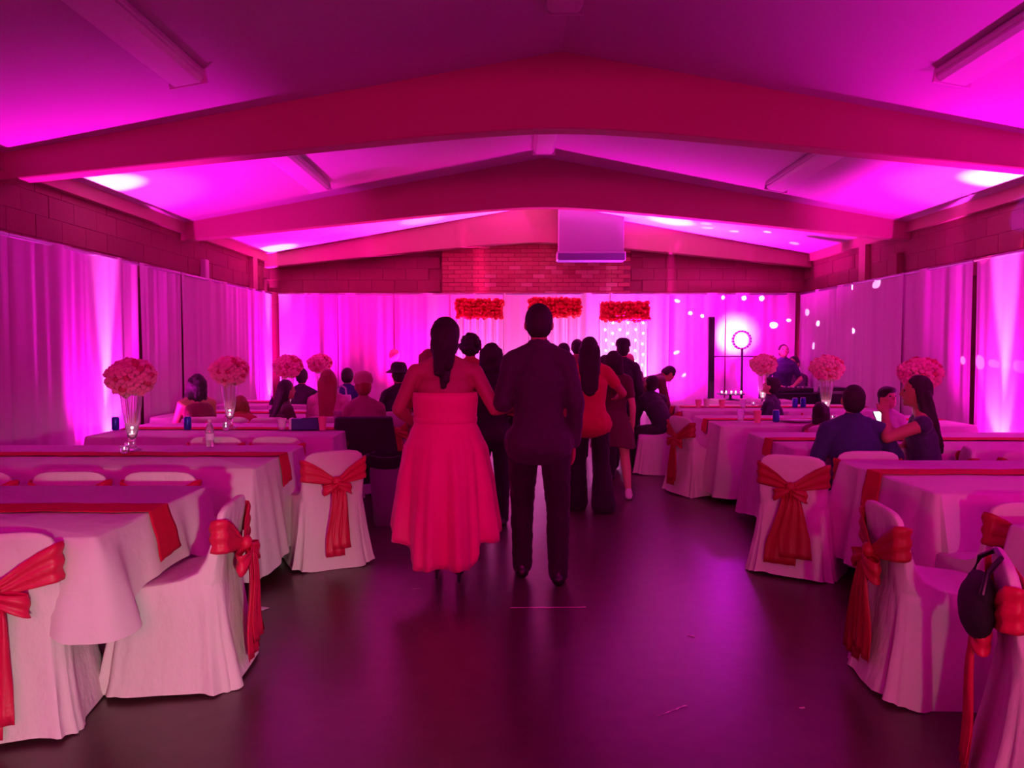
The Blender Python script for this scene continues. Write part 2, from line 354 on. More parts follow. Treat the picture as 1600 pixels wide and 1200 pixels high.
# fairy lights on the right panel
t_ = thing('string_lights', 'curtain of round fairy lights glowing on the right backdrop panel', 'string lights', (1.76, 12.44, 0))
bm_ = MB().ell((0, 0, 0), (.014, .014, .016), n=10, m=6).mesh('bulb', M['bulb'])
for i in range(6):
    x = -.3 + i * .12
    MB().tube([(x, .005, 2.04), (x, .005, .7)], .0016, n=4).obj('wire', M['clearp'], t_)
    for j in range(7): link('bulb', bm_, t_, (x + rnd.uniform(-.01, .01), 0, 1.98 - j * .17 - .06 * (i % 2)))
MB().tube([(-.33, .005, 2.04), (.33, .005, 2.04)], .003, n=6).obj('wire', M['clearp'], t_)

# ------------------------------------------------------------------ uplights
def uplight(x, y, label):
    t_ = thing('uplight', label, 'uplight', (x, y, 0), 0, 'LED par uplights at the drapes')
    MB().lathe([(.07, 0), (.078, .02), (.078, .14), (.07, .16)], 20, (0, 0, .05)).obj('can', M['black'], t_)
    MB().lathe([(.06, 0), (.06, .006), (.02, .008)], 20, (0, 0, .209)).obj('lamp_face', M['led'], t_)
    MB().tube([(-.09, 0, .12), (-.095, 0, .02), (0, 0, .008), (.095, 0, .02), (.09, 0, .12)], .007).obj('yoke', M['black'], t_)
for i, nm in enumerate(('at the left drape by the bright column', 'in the far left corner', 'left of the backdrop', 'right of the backdrop', 'in the far right corner', 'at the right drape under the hot cone')):
    uplight(UP[i][0], UP[i][1], 'small black LED uplight on the floor ' + nm)

# ------------------------------------------------------------------ tables
LEG_H = .74
def cloth(x0, x1, y0, y1, drops, corners, seed, amp=.028, ztop=.757, flare=.05, mat_='cloth', r=.03, yflat=None):
    """drops: front(y0), right(x1), back(y1), left(x0); corners: front-right, back-right, back-left, front-left."""
    rs = random.Random(seed); cx, cy = (x0 + x1) / 2, (y0 + y1) / 2; hx, hy = (x1 - x0) / 2, (y1 - y0) / 2
    P = []; step = .022
    def side(ax, ay, bx_, by, n, idx):
        L = math.hypot(bx_ - ax, by - ay); k = int(L / step)
        for i in range(k):
            f = i / k; P.append((ax + (bx_ - ax) * f, ay + (by - ay) * f, n[0], n[1], idx, min(f, 1 - f) * L, 0 if f < .5 else 1))
    def arc(c, a0, idx):
        for i in range(8):
            a = R(a0 + 90 * i / 8); P.append((c[0] + r * math.cos(a), c[1] + r * math.sin(a), math.cos(a), math.sin(a), idx, 0, idx))
    side(-hx + r, -hy, hx - r, -hy, (0, -1), 0); arc((hx - r, -hy + r), -90, 10)
    side(hx, -hy + r, hx, hy - r, (1, 0), 1); arc((hx - r, hy - r), 0, 11)
    side(hx - r, hy, -hx + r, hy, (0, 1), 2); arc((-hx + r, hy - r), 90, 12)
    side(-hx, hy - r, -hx, -hy + r, (-1, 0), 3); arc((-hx + r, -hy + r), 180, 13)
    cidx = {(0, 0): 3, (0, 1): 0, (1, 0): 0, (1, 1): 1, (2, 0): 1, (2, 1): 2, (3, 0): 2, (3, 1): 3}
    ph = [rs.uniform(0, 6.28) for _ in range(4)]; n = len(P); D = []; W = []
    for p in P:
        if p[4] >= 10: D.append(corners[p[4] - 10]); W.append(1.0)
        else:
            w_ = math.exp(-(p[5] / .2) ** 2); D.append(drops[p[4]] * (1 - w_) + corners[cidx[(p[4], p[6])]] * w_); W.append(w_)
    for _ in range(6): D = [(D[i - 1] + 2 * D[i] + D[(i + 1) % n]) / 4 for i in range(n)]
    rings = []
    for k in range(11):
        row = []
        for i, p in enumerate(P):
            s_ = i * step
            if k == 0: o, z = -.012, ztop
            elif k == 1: o, z = 0, ztop - .01
            else:
                t_ = (k - 1) / 9; z = ztop - .01 - (D[i] - .01) * t_
                rip = math.sin(13 * s_ + ph[0]) + .6 * math.sin(22 * s_ + ph[1]) + .5 * math.sin(7 * s_ + ph[2]) + .25 * math.sin(41 * s_ + ph[3])
                if yflat is not None and p[4] in (1, 3): rip *= 1 - math.exp(-((p[1] + cy - yflat) / .17) ** 4)
                o = (flare * t_ + W[i] * .03 * t_ + amp * t_ ** .8 * (rip + .8) * min(1, D[i] / .4)) 
                z = max(z, .012)
            row.append((p[0] + p[2] * o, p[1] + p[3] * o, z))
        rings.append(row)
    mb = MB(); mb.loft(rings, cap=False); mb.f.append(tuple(range(n))); mb.mi.append(0)
    o = mb.obj('tablecloth', M[mat_]); o.location = (cx, cy, 0); return o
def table(x0, x1, y0, y1, where):
    t_ = thing('banquet_table', 'long folding banquet table ' + where, 'table', ((x0 + x1) / 2, (y0 + y1) / 2, 0), 0, 'long banquet tables')
    hx, hy = (x1 - x0) / 2 - .03, (y1 - y0) / 2 - .03
    MB().box(-hx, hx, -hy, hy, .71, .745, b=.01).obj('tabletop', M['plastic'], t_, smooth=False)
    for sx in (-1, 1):
        for sy in (-1, 1):
            MB().tube([(sx * (hx - .45), sy * .18, .69), (sx * (hx - .16), sy * (hy - .35), .62), (sx * (hx - .16), sy * (hy - .22), .3), (sx * (hx - .16), sy * (hy - .15), 0)], .015).obj('leg', M['black'], t_)
        MB().tube([(sx * (hx - .16), -(hy - .22), .3), (sx * (hx - .16), hy - .22, .3)], .012).obj('leg_brace', M['black'], t_)
def runner(x0, x1, yc, w_, over, side, label, m='runner', skew=.02, D=.6, group=None):
    """strip along the table with one end hanging over x = side edge"""
    pts = []; z = .7635
    xe, xo = (x1, x0) if side > 0 else (x0, x1)
    N = 50
    for i in range(N + 1): pts.append((xo + (xe - xo) * i / N + (side * .006 if i == N else 0), z))
    for k in range(1, 9):
        t_ = over * k / 8 / (D - .01); pts.append((xe + side * (.009 + .05 * t_ + .028 * .8 * t_ ** .8 * min(1, D / .4)), z - .012 - over * k / 8))
    mb = MB(); rings = []
    for i, (x, zz) in enumerate(pts):
        wob = .006 * math.sin(i * .5) + .004 * math.sin(i * 1.3); row = []
        hang = max(0, i - N)
        for j in range(9):
            f = j / 8 - .5; dz = .004 * math.sin(j * 1.7 + i * .35) if hang == 0 else 0
            dx = side * (.003 * (1 + math.sin(j * 1.9 + 1)) * hang / 8)
            row.append((x + dx, yc + wob + f * w_ * (1 + .02 * hang), zz + abs(dz) * .7 + (skew * f * hang / 8)))
        rings.append(row)
    mb.loft(rings, closed=False, cap=False); o = mb.obj('table_runner', M[m])
    md = o.modifiers.new('thick', 'SOLIDIFY'); md.thickness = .002; md.offset = 1
    return tag(o, label, 'table runner', group or 'red table runners')
# (x0, x1, y0, y1, drops, corners, runner y, overhang, where)
LT = [(-4.02, -1.66, 3.0, 4.15, (.27, .26, .5, .3), (.4, .55, .5, .4), 3.52, .2, 'nearest on the left side'),
      (-4.02, -1.63, 4.76, 5.9, (.36, .62, .66, .6), (.69, .62, .66, .6), 5.34, .19, 'second from the camera on the left side'),
      (-3.68, -1.55, 6.5, 7.65, (.66, .68, .66, .6), (.7, .7, .7, .7), 7.07, .12, 'third from the camera on the left side'),
      (-3.98, -1.6, 8.3, 9.4, (.66, .68, .66, .6), (.7, .7, .7, .7), 8.85, .12, 'fourth from the camera on the left side'),
      (-3.98, -1.6, 10.05, 11.15, (.66, .68, .66, .6), (.7, .7, .7, .7), 10.6, .12, 'farthest on the left side')]
RT = [(2.1, 4.55, 2.1, 3.26, (.6, .6, .66, .45), (.6, .6, .6, .5), 2.68, .2, 'nearest on the right side'),
      (2.16, 4.55, 3.93, 5.12, (.5, .6, .62, .6), (.6, .6, .62, .56), 4.58, .22, 'second from the camera on the right side'),
      (2.08, 4.55, 5.68, 6.85, (.62, .6, .66, .66), (.6, .6, .72, .66), 6.26, .13, 'third from the camera on the right side'),
      (2.0, 4.5, 7.45, 8.6, (.68, .6, .66, .68), (.6, .6, .7, .7), 8.03, .12, 'fourth from the camera on the right side'),
      (2.0, 4.5, 9.2, 10.3, (.68, .6, .66, .68), (.6, .6, .7, .7), 9.75, .12, 'fifth from the camera on the right side')]
for side, T in ((1, LT), (-1, RT)):
    for i, (x0, x1, y0, y1, dr, co, yr, ov, wh) in enumerate(T):
        table(x0, x1, y0, y1, 'under a white cloth, ' + wh)
        tag(cloth(x0, x1, y0, y1, dr, co, 100 * side + i, yflat=yr), 'white cloth draped over the long table ' + wh, 'tablecloth', 'white tablecloths')
        runner(x0 + .05, x1, yr, .19, ov, side, 'red runner along the middle of the table ' + wh, D=dr[1]) if side > 0 else runner(x0, x1 - .05, yr, .19, ov, side, 'red runner along the middle of the table ' + wh, D=dr[3])
# small far right service table with tealight tray
table(2.9, 4.0, 10.9, 11.5, 'beside the column speaker in the far right')
tag(cloth(2.9, 4.0, 10.9, 11.5, (.68,) * 4, (.7,) * 4, 77), 'white cloth on the short table in front of the column speaker', 'tablecloth', 'white tablecloths')

# ------------------------------------------------------------------ covered chairs
def chair_cover(seed, flare=.03, sag=.0):
    rs = random.Random(seed); N = 80; rings = []; ph = [rs.uniform(0, 6.28) for _ in range(4)]
    # z, yfront, yback, halfwidth, ripple, roundness
    S = [(.012, .275, -.285, .262, 1.0), (.06, .268, -.28, .256, .95), (.14, .262, -.272, .25, .85), (.24, .25, -.26, .243, .65), (.34, .24, -.25, .236, .4), (.41, .232, -.243, .23, .15),
         (.45, .225, -.238, .226, .02), (.462, .2, -.236, .22, 0), (.475, .06, -.236, .218, 0), (.49, -.05, -.236, .216, .0), (.52, -.12, -.237, .215, .05), (.57, -.16, -.24, .215, .1),
         (.63, -.185, -.245, .214, .1), (.69, -.2, -.252, .212, .08), (.74, -.21, -.258, .207, .04), (.775, -.218, -.262, .192, .0), (.795, -.226, -.262, .16, 0), (.804, -.236, -.256, .11, 0)]
    for (z, yf, yb, hw, rp) in S:
        row = []; cyy = (yf + yb) / 2; hy = (yf - yb) / 2
        for k in range(N):
            a = 2 * math.pi * k / N; c, s_ = math.cos(a), math.sin(a); e = .32 if z < .5 else .5
            x = hw * math.copysign(abs(c) ** e, c); y = cyy + hy * math.copysign(abs(s_) ** e, s_)
            rip = rp * (.011 * math.sin(9 * a + ph[0]) + .008 * math.sin(15 * a + ph[1] + z) + .008 * math.sin(5 * a + ph[2] + 2 * z) + .004 * math.sin(27 * a + ph[3]))
            fl = flare * max(0, (.3 - z) / .3) ** 1.5
            n_ = Vector((c, s_)); row.append((x + n_.x * (rip + fl), y + n_.y * (rip + fl), z + (.01 * math.sin(3 * a + ph[1]) if z < .05 else 0)))
        rings.append(row)
    return MB().loft(rings)
def strip(path, widths, dirs, m, name, parent, th=.003, folds=3, fa=.006):
    rings = []
    for p, w_, d in zip(path, widths, dirs):
        p, d = Vector(p), Vector(d).normalized(); i = len(rings)
        t_ = Vector(path[min(i + 1, len(path) - 1)]) - Vector(path[max(i - 1, 0)]); nn = t_.cross(d).normalized() if t_.length > 0 else Vector((0, -1, 0))
        rings.append([tuple(p + d * (w_ * (j / 10 - .5)) + nn * (fa * math.sin(j / 10 * math.pi * 2 * folds + i * .25))) for j in range(11)])
    o = MB().loft(rings, closed=False, cap=False).obj(name, m, parent, ang=80)
    md = o.modifiers.new('thick', 'SOLIDIFY'); md.thickness = th; md.offset = 0
    return o
def make_chair(loc, rz, label, group, seed=1, m='sash', tail=1.0, bow=1.0, spread=.0, tailw=.13):
    t_ = thing('banquet_chair', label, 'chair', loc, rz, group)
    chair_cover(seed).obj('chair_cover', M['cover'], t_, ang=60)
    mm = M[m]
    # sash wraps the backrest: high at the sides, gathered to a knot at the middle of the rear face
    kz = .6; n = 14; P = []; Wd = []; D = []
    sash = None
    # front band
    path = []; wid = []; dr = []
    pts = [(0, -.172, .66), (.08, -.174, .665), (.16, -.183, .672), (.218, -.205, .68), (.228, -.23, .682), (.21, -.268, .68), (.15, -.275, .66), (.09, -.278, .635), (.045, -.285, .612), (.01, -.292, kz)]
    ww = [.1, .105, .115, .14, .15, .15, .13, .1, .07, .045]
    full = [(-x, y, z) for x, y, z in pts[::-1]] + pts[1:]; fw = ww[::-1] + ww[1:]
    # densify
    path = []; wid = []
    for a, b, wa, wb2 in zip(full, full[1:], fw, fw[1:]):
        for q in range(3):
            f = q / 3; path.append(tuple(Vector(a).lerp(Vector(b), f))); wid.append(wa + (wb2 - wa) * f)
    path.append(full[-1]); wid.append(fw[-1])
    sash = strip(path, wid, [(0, 0, 1)] * len(path), mm, 'sash', t_, folds=2.5, fa=.005)
    MB().ell((0, -.302, kz), (.034, .026, .036), n=14, m=8).obj('knot', mm, sash)
    for sx in (-1, 1):
        mb = MB(); rings = []
        # a bow loop: flattened closed loop strip
        L = .13 * bow
        pth = []
        for q in range(17):
            a = math.pi * 2 * q / 16; rr = L * (1 - math.cos(a)) / 2
            pth.append((sx * (rr), -.31 - .028 * math.sin(a), kz - .02 - .35 * rr))
        strip(pth, [.035 + .055 * bow * (1 - math.cos(math.pi * 2 * q / 16)) / 2 for q in range(17)], [(0, 0, 1)] * 17, mm, 'bow_loop', sash, folds=1.5, fa=.004)
    for k, sx in enumerate((-1, 1)):
        zend = kz - (.5 - .05 * k) * tail; pth = []; wd = []
        for q in range(13):
            f = q / 12; pth.append((sx * (.018 + spread * f) + .008 * math.sin(f * 5 + k), -.315 - .03 * f - .006 * math.sin(f * 6) - k * .006, kz - .02 + (zend - kz + .02) * f)); wd.append(.045 + (tailw - .045) * min(1, f * 1.4))
        strip(pth, wd, [(1, .0, 0)] * 13, mm, 'tail', sash, folds=2.5, fa=.008)
    return t_
G1 = 'white-covered chairs with red sashes'
make_chair((-1.55, 3.5, 0), face(-.995, -.1), 'white-covered chair seen side-on at the nearest left table end, long red sash on its right', G1, 1, tail=1.02, bow=1.15, spread=.02, tailw=.2)
make_chair((-2.04, 3.09, 0), face(-.3, .95), 'white-covered chair cut by the left edge of the photo, red sash wedge on top', G1, 2, tail=1.1)
make_chair((-1.36, 5.43, 0), face(-.5, .86), 'white-covered chair with a neat red bow facing away at the second left table end', G1, 3, bow=.75)
make_chair((1.94, 5.22, 0), face(.5, .86), 'white-covered chair with wide dark red sash tails right of the aisle, back to the camera', G1, 4, m='organza', bow=.8, spread=.03, tailw=.2)
make_chair((1.88, 3.38, 0), face(.99, -.1), 'white-covered chair seen side-on at lower right with a dark red sash', G1, 5, m='organza', bow=1.1, spread=.05, tailw=.2)
make_chair((1.87, 2.47, 0), face(.9, -.42), 'white-covered chair cut by the bottom right corner with a glossy red sash', G1, 6, tail=1.12)
src = make_chair((2.37, 3.72, 0), 0, 'white-covered chair with rounded back between the two nearest right tables', G1, 7, m='organza')
src2 = make_chair((-2.02, 4.57, 0), 0, 'covered chair top showing between the two nearest left tables, rightmost of four', G1, 8)
for x, rz, nm in ((-2.55, .06, 'second from the right of four'), (-3.05, -.05, 'third from the right of four'), (-3.56, .04, 'leftmost of four')):
    dup(src2, (x, 4.57, 0), rz, 'covered chair top showing between the two nearest left tables, ' + nm)
dup(src2, (-2.4, 6.32, 0), .05, 'covered chair with red sash top behind the second left table, the left of two')
dup(src2, (-1.88, 6.32, 0), -.08, 'covered chair with red sash top behind the second left table, the right of two')
dup(src, (2.42, 5.46, 0), -.05, 'covered chair holding the man in the navy shirt')
dup(src, (2.98, 5.5, 0), 1.2, 'covered chair holding the long-haired woman in the patterned dress')
dup(src, (3.55, 5.5, 0), 0, 'covered chair right of the woman in the patterned dress, bundled sash on top')
dup(src, (1.93, 8.0, 0), face(.9, .35), 'covered chair with dark red sash at the aisle end of the fourth right table')
dup(src, (1.73, 9.32, 0), face(-.99, .1), 'covered chair facing the aisle with the person in the black jacket on it')
for x, y, rz, lab in ((-1.98, 8.12, 0, 'the red-haired woman on the left side'), (-2.5, 8.02, 0, 'the long dark-haired woman on the left side'), (-3.3, 8.05, .4, 'the curly-haired woman bending forward'),
                      (-2.15, 9.85, 0, 'the man in the navy shirt at far left'), (3.4, 7.15, math.pi, 'the boy in the white shirt'), (2.88, 7.25, 0, 'the girl with the dark bob'), (3.02, 8.95, .9, 'the boy in the dark shirt'), (-1.3, 8.75, 0, 'the person in the black hat'),
                      (-2.95, 8.05, .1, 'the person in the red floral top'), (-2.72, 9.85, -.1, 'the dark-haired guest behind the red-haired woman')):
    dup(src2, (x, y, 0), rz, 'covered chair holding ' + lab)
# uncovered chair with black jacket
t_ = thing('folding_chair', 'dark uncovered chair with a black jacket over its back, left of the aisle', 'chair', (-1.42, 7.3, 0), .1)
MB().box(-.21, .21, -.2, .22, .43, .46, b=.012).obj('seat', M['black'], t_, smooth=False)
MB().box(-.21, .21, -.235, -.21, .55, .84, b=.01).obj('backrest', M['black'], t_, smooth=False)
for sx in (-1, 1):
    MB().tube([(sx * .2, -.24, .84), (sx * .2, -.2, .44), (sx * .2, .2, 0)], .012).obj('leg', M['metal'], t_)
    MB().tube([(sx * .18, .15, .44), (sx * .18, -.25, 0)], .012).obj('leg', M['metal'], t_)
t_ = tag(cloth(-.26, .26, -.09, .09, (.62, .4, .3, .4), (.58, .4, .3, .58), 5, amp=.014, ztop=.87, flare=.02, mat_='blackc', r=.06), 'black jacket hung over the back of the dark chair left of the aisle', 'jacket')
t_.name = 'jacket'; t_.location = (-1.4, 7.08, 0); t_.rotation_euler = (0, 0, .1)
# black bag on the lower right chair
t_ = thing('handbag', 'black bag hanging on the chair at the lower right corner', 'bag', (1.665, 2.55, .62), face(.9, -.42))
mb = MB(); mb.ell((0, -.1, 0), (.17, .055, .1)); mb.ell((0, -.09, .06), (.14, .045, .06)); mb.obj('bag_body', M['blackc'], t_)
MB().tube([(-.13, -.1, .08), (-.11, -.08, .15), (-.06, -.04, .19), (.06, -.04, .19), (.11, -.08, .15), (.13, -.1, .08)], .009).obj('strap', M['black'], t_)

# ------------------------------------------------------------------ centrepieces
ballpts = []; balldark = []
for i in range(150):
    zz = 1 - 2 * (i + .5) / 150; a = i * 2.39996; rr = math.sqrt(1 - zz * zz); k = rnd.uniform(.86, 1.03)
    (balldark if rnd.random() < .12 else ballpts).append((.155 * rr * math.cos(a) * k, .155 * rr * math.sin(a) * k, .125 * zz * k))
def centrepiece(x, y, label, ball=0):
    t_ = thing('flower_centrepiece', label, 'centrepiece', (x, y, .767), 0, 'flower balls on tall glass vases')
    v = MB().loft([[(r_ * math.cos(2 * math.pi * k / 24), r_ * math.sin(2 * math.pi * k / 24), z) for k in range(24)] for r_, z in
                   ((.001, .0), (.06, .0), (.062, .008), (.03, .02), (.022, .05), (.03, .1), (.05, .2), (.066, .32), (.075, .42), (.0735, .42), (.0645, .32), (.0485, .2), (.028, .105), (.001, .08))], cap=False)
    v.obj('vase', M['glass'], t_)
    c = MB().lathe([(.02, 0), (.021, .018), (.004, .02)], 14, (0, 0, .098)).obj('tealight', M['wax'], t_)
    MB().ell((0, 0, .128), (.007, .007, .012), n=10, m=6).obj('flame', M['flame'], c)
    b = cluster(ballpts, .034, 5, 'pink_flowers', M['petal'], t_, (0, 0, .53)); cluster(balldark, .034, 9, 'rose_flowers', M['petald'], t_, (0, 0, .53))
    MB().ell((0, 0, .52), (.13, .13, .085)).obj('foam_core', M['petal'], t_)
    mb = MB()
    for k in range(5): mb.tube([(.025 * math.cos(k * 1.26), .025 * math.sin(k * 1.26), .2), (.05 * math.cos(k * 1.26 + .3), .05 * math.sin(k * 1.26 + .3), .45)], .0025, n=5)
    mb.obj('stems', M['petald'], t_)['kind'] = 'stuff'
    # tealight glow on the cloth
    light('POINT', 'tealight_glow', (x, y, .93), (x, y, 0), .5, (1, .5, .6), shadow_soft_size=.01)
    for k in range(2):
        a = 2.2 + 2.6 * k; px, py = x + .14 * math.cos(a), y + .14 * math.sin(a)
        h = thing('tealight_holder', f'small glass tealight {"right of" if k else "left of"} the flower vase: ' + label.split(' on the ')[-1], 'candle', (px, py, .767), 0, 'tealights beside the flower vases')
        MB().loft([[(r_ * math.cos(2 * math.pi * q / 16), r_ * math.sin(2 * math.pi * q / 16), z) for q in range(16)] for r_, z in ((.02, 0), (.028, .01), (.031, .05), (.0295, .05), (.026, .012), (.001, .01))], cap=False).obj('glass_cup', M['glass'], h)
        MB().lathe([(.018, 0), (.018, .014), (.003, .016)], 12, (0, 0, .012)).obj('candle', M['wax'], h)
        MB().ell((0, 0, .037), (.004, .004, .008), n=8, m=5).obj('flame', M['flame'], h)
    return t_
WH = {'l2': (-2.76, 5.5), 'l3': (-2.63, 7.05), 'l4': (-2.64, 8.9), 'l5': (-2.7, 10.6), 'r2': (3.3, 6.27), 'r3': (3.26, 8.05), 'r4': (3.16, 9.8)}
LB = {'l2': 'pink flower ball on tall glass vase on the second left table, largest on the left', 'l3': 'pink flower ball on a tall glass vase on the third left table', 'l4': 'pink flower ball in front of the bright left corner drape on the fourth left table',
      'l5': 'small pink flower ball on the farthest left table', 'r2': 'pink flower ball above the long-haired woman on the third right table', 'r3': 'pink flower ball on a tall glass vase on the fourth right table', 'r4': 'pink flower ball left of the disc jockey on the fifth right table'}
for k, (x, y) in WH.items(): centrepiece(x, y, LB[k])
t_ = thing('balloon', 'small round pink balloon in front of the back drape, left of the woman in red', 'balloon', (-2.0, 12.7, 1.4))
MB().ell((0, 0, 0), (.09, .09, .1)).obj('balloon_skin', M['petal'], t_); MB().lathe([(.004, 0), (.012, -.02)], 8, (0, 0, -.1)).obj('knot', M['petald'], t_)
MB().tube([(0, 0, -.11), (.02, 0, -.6), (0, 0, -1.39)], .002, n=5).obj('ribbon', M['petald'], t_)

# ------------------------------------------------------------------ table ware
def can(x, y, label, m='blue', z=.767):
    t_ = thing('drink_can', label, 'can', (x, y, z), rnd.uniform(0, 6), 'drink cans on the tables')
    MB().lathe([(.026, 0), (.033, .01), (.033, .105), (.027, .118)], 20).obj('can_body', M[m], t_)
    MB().lathe([(.027, .118), (.028, .122), (.024, .12), (.02, .119)], 20).obj('lid', M['silver'], t_)
def bottle(x, y, label, z=.767, dark=False):
    t_ = thing('bottle', label, 'bottle', (x, y, z), rnd.uniform(0, 6), 'bottles on the tables')
    MB().lathe([(.03, 0), (.032, .01), (.032, .12), (.022, .155), (.012, .175), (.012, .19)], 20).obj('bottle_body', M['black' if dark else 'clearp'], t_)
    MB().lathe([(.0145, .185), (.0145, .205), (.008, .206)], 14).obj('cap', M['whitem'], t_)
    MB().lathe([(.0332, .05), (.0332, .1)], 20, cap=False).obj('label_band', M['label'], t_)
def cup(x, y, label, m='cup', z=.767, h=.12):
    t_ = thing('cup', label, 'cup', (x, y, z), rnd.uniform(0, 6), 'cups on the tables')
    MB().loft([[(r_ * math.cos(2 * math.pi * q / 18), r_ * math.sin(2 * math.pi * q / 18), zz) for q in range(18)] for r_, zz in ((.001, .001), (.028, 0), (.04, h), (.042, h + .002), (.0375, h), (.026, .008), (.001, .006))], cap=False).obj('cup_body', M[m], t_)
    MB().lathe([(.034, h * .75), (.034, h * .76)], 16).obj('drink', M['petald'], t_)
can(-3.6, 6.88, 'blue drink can left of the large flower vase on the third left table')
can(-2.98, 6.95, 'blue drink can right of the large flower vase on the third left table')
bottle(-2.3, 5.75, 'clear water bottle lying near the back of the second left table')
cup(-2.12, 6.95, 'white paper cup left of the blue carton', 'cupw', h=.1)
t_ = thing('carton', 'dark blue drinks carton at the aisle end of the third left table', 'carton', (-1.92, 6.98, .767), .1)
MB().box(-.13, .13, -.06, .06, 0, .1, b=.004).obj('carton_body', M['bluebox'], t_, smooth=False); MB().box(-.132, -.11, -.062, .062, 0, .101).obj('side_panel', M['whitem'], t_, smooth=False)
MB().box(-.02, .13, -.05, .05, .1, .103).obj('flap', M['blackc'], t_, smooth=False)
cup(-1.74, 6.9, 'pink plastic cup beside the blue carton'); cup(-1.66, 7.15, 'tall clear plastic cup behind the pink cup near the aisle', 'clearp', h=.15)
bottle(-2.75, 8.65, 'dark bottle on the fourth left table, the left of two', dark=True); bottle(-2.62, 8.8, 'dark bottle on the fourth left table, the right of two', dark=True)
t_ = thing('gift_bag', 'pale gift bag with rope handle in front of the man in navy at far left', 'bag', (-2.0, 8.85, .767), .1)
MB().loft([[(x * a, y * a * .5, z) for x, y in ((-1, -1), (1, -1), (1, 1), (-1, 1))] for a, z in ((.1, 0), (.1, .16), (.095, .2))]).obj('bag_body', M['paper'], t_, smooth=False)
for s_ in (-.045, .045): MB().tube([(-.05, s_, .19), (-.04, s_, .28), (0, s_, .31), (.04, s_, .28), (.05, s_, .19)], .004).obj('handle', M['paper'], t_)
def tray(x, y, label):
    t_ = thing('serving_tray', label, 'tray', (x, y, .767), 0, 'serving trays')
    MB().loft([[(r_ * 1.4 * math.cos(2 * math.pi * q / 24), r_ * math.sin(2 * math.pi * q / 24), zz) for q in range(24)] for r_, zz in ((.1, 0), (.14, .015), (.143, .017), (.1, .006))]).obj('dish', M['chrome'], t_)
tray(2.85, 7.75, 'oval dish on the fourth right table near the aisle end')
can(2.62, 7.7, 'blue drink can on the fourth right table', 'blue'); cup(2.4, 7.6, 'dark red drink cup on the fourth right table', 'cup'); cup(2.28, 7.75, 'clear cup beside the dark red drink cup', 'clearp')
for k, (x, y, nm) in enumerate(((2.28, 9.55, 'leftmost'), (2.42, 9.7, 'second from the left'), (2.56, 9.5, 'third from the left'), (2.85, 9.6, 'rightmost'))):
    cup(x, y, f'small drink cup on the fifth right table, {nm} of four', ('cup', 'cupw', 'cup', 'clearp')[k], h=.1)
can(3.5, 9.6, 'blue drink can left of the vase on the fifth right table'); can(3.62, 9.65, 'blue drink can right beside another can on the fifth right table')
bottle(2.75, 6.1, 'small dark bottle between the man in navy and the woman in the patterned dress', dark=True)
t_ = thing('tealight_tray', 'raised dark tray of glowing tealights beside the column speaker', 'candle tray', (3.14, 11.2, .767))
MB().lathe([(.07, 0), (.02, .01), (.02, .06), (.2, .07), (.2, .082)], 24).obj('stand', M['black'], t_)
for k in range(5):
    c = MB().lathe([(.018, 0), (.018, .012)], 12, (-.14 + .07 * k, -.05 + .03 * (k % 2), .083)).obj('tealight', M['wax'], t_)
    MB().ell((-.14 + .07 * k, -.05 + .03 * (k % 2), .108), (.008, .008, .012), n=8, m=5).obj('flame', M['flame'], c)

# ------------------------------------------------------------------ bin, floor scraps
t_ = thing('trash_bin', 'translucent grey plastic bin with a bag liner left of the woman in red', 'bin', (-1.08, 6.55, 0))
MB().loft([[(r_ * math.copysign(abs(math.cos(a)) ** .5, math.cos(a)), r_ * .9 * math.copysign(abs(math.sin(a)) ** .5, math.sin(a)), z) for a in [2 * math.pi * q / 28 for q in range(28)]] for r_, z in
           ((.001, .005), (.13, 0), (.17, .56), (.185, .57), (.185, .59), (.165, .585), (.126, .012), (.001, .011))], cap=False).obj('bin_body', M['bin'], t_)
MB().loft([[((r_ + .004 * math.sin(q * 2.1)) * math.copysign(abs(math.cos(a)) ** .5, math.cos(a)), (r_ + .004 * math.sin(q * 1.7)) * .9 * math.copysign(abs(math.sin(a)) ** .5, math.sin(a)), z + .008 * math.sin(q)) for q, a in [(q, 2 * math.pi * q / 40) for q in range(40)]] for r_, z in
           ((.182, .5), (.19, .55), (.192, .597), (.16, .6), (.15, .5))], cap=False).obj('liner', M['blackc'], t_)
mb = MB(); mb.add([(0, 0, .003), (.24, .02, .003), (.3, .1, .006), (.16, .12, .02), (.02, .1, .012)], [(0, 1, 2, 3, 4)])
o = mb.obj('napkin', M['paper'], loc=(-1.72, 4.27, 0)); o.modifiers.new('thick', 'SOLIDIFY').thickness = .003
tag(o, 'white cloth napkin corner lying on the floor behind the nearest left chair', 'napkin')
def scrap(x, y, L, wd, rz, label, seed):
    rs = random.Random(seed); mb = MB(); n = 12; rings = []
    for i in range(n + 1):
        f = i / n; ww = wd * rs.uniform(.25, 1); rings.append([((f - .5) * L, -ww / 2 + rs.uniform(-.004, .004), .002), ((f - .5) * L, ww / 2, .002 + .002 * rs.random())])
    o = mb.loft(rings, closed=False, cap=False).obj('tape_scrap', M['scuff'], loc=(x, y, 0)); o.rotation_euler = (0, 0, rz); o.modifiers.new('thick', 'SOLIDIFY').thickness = .0015
    tag(o, label, 'floor scrap', 'scraps on the dark floor')
scrap(.19, 4.39, .44, .016, .03, 'long shiny torn tape strip on the floor behind the man', 1)
scrap(-.62, 4.74, .05, .012, .2, 'tiny pale scrap on the floor left of the woman in red shoes', 2)
scrap(.65, 3.12, .17, .006, .6, 'thin pale scratch-like strip low right of the centre', 3)
scrap(.92, 3.95, .04, .014, -.5, 'tiny pale scrap on the floor in the purple glow', 4)
scrap(1.2, 3.15, .025, .012, .3, 'tiny pale fleck on the floor at the lower right', 5)

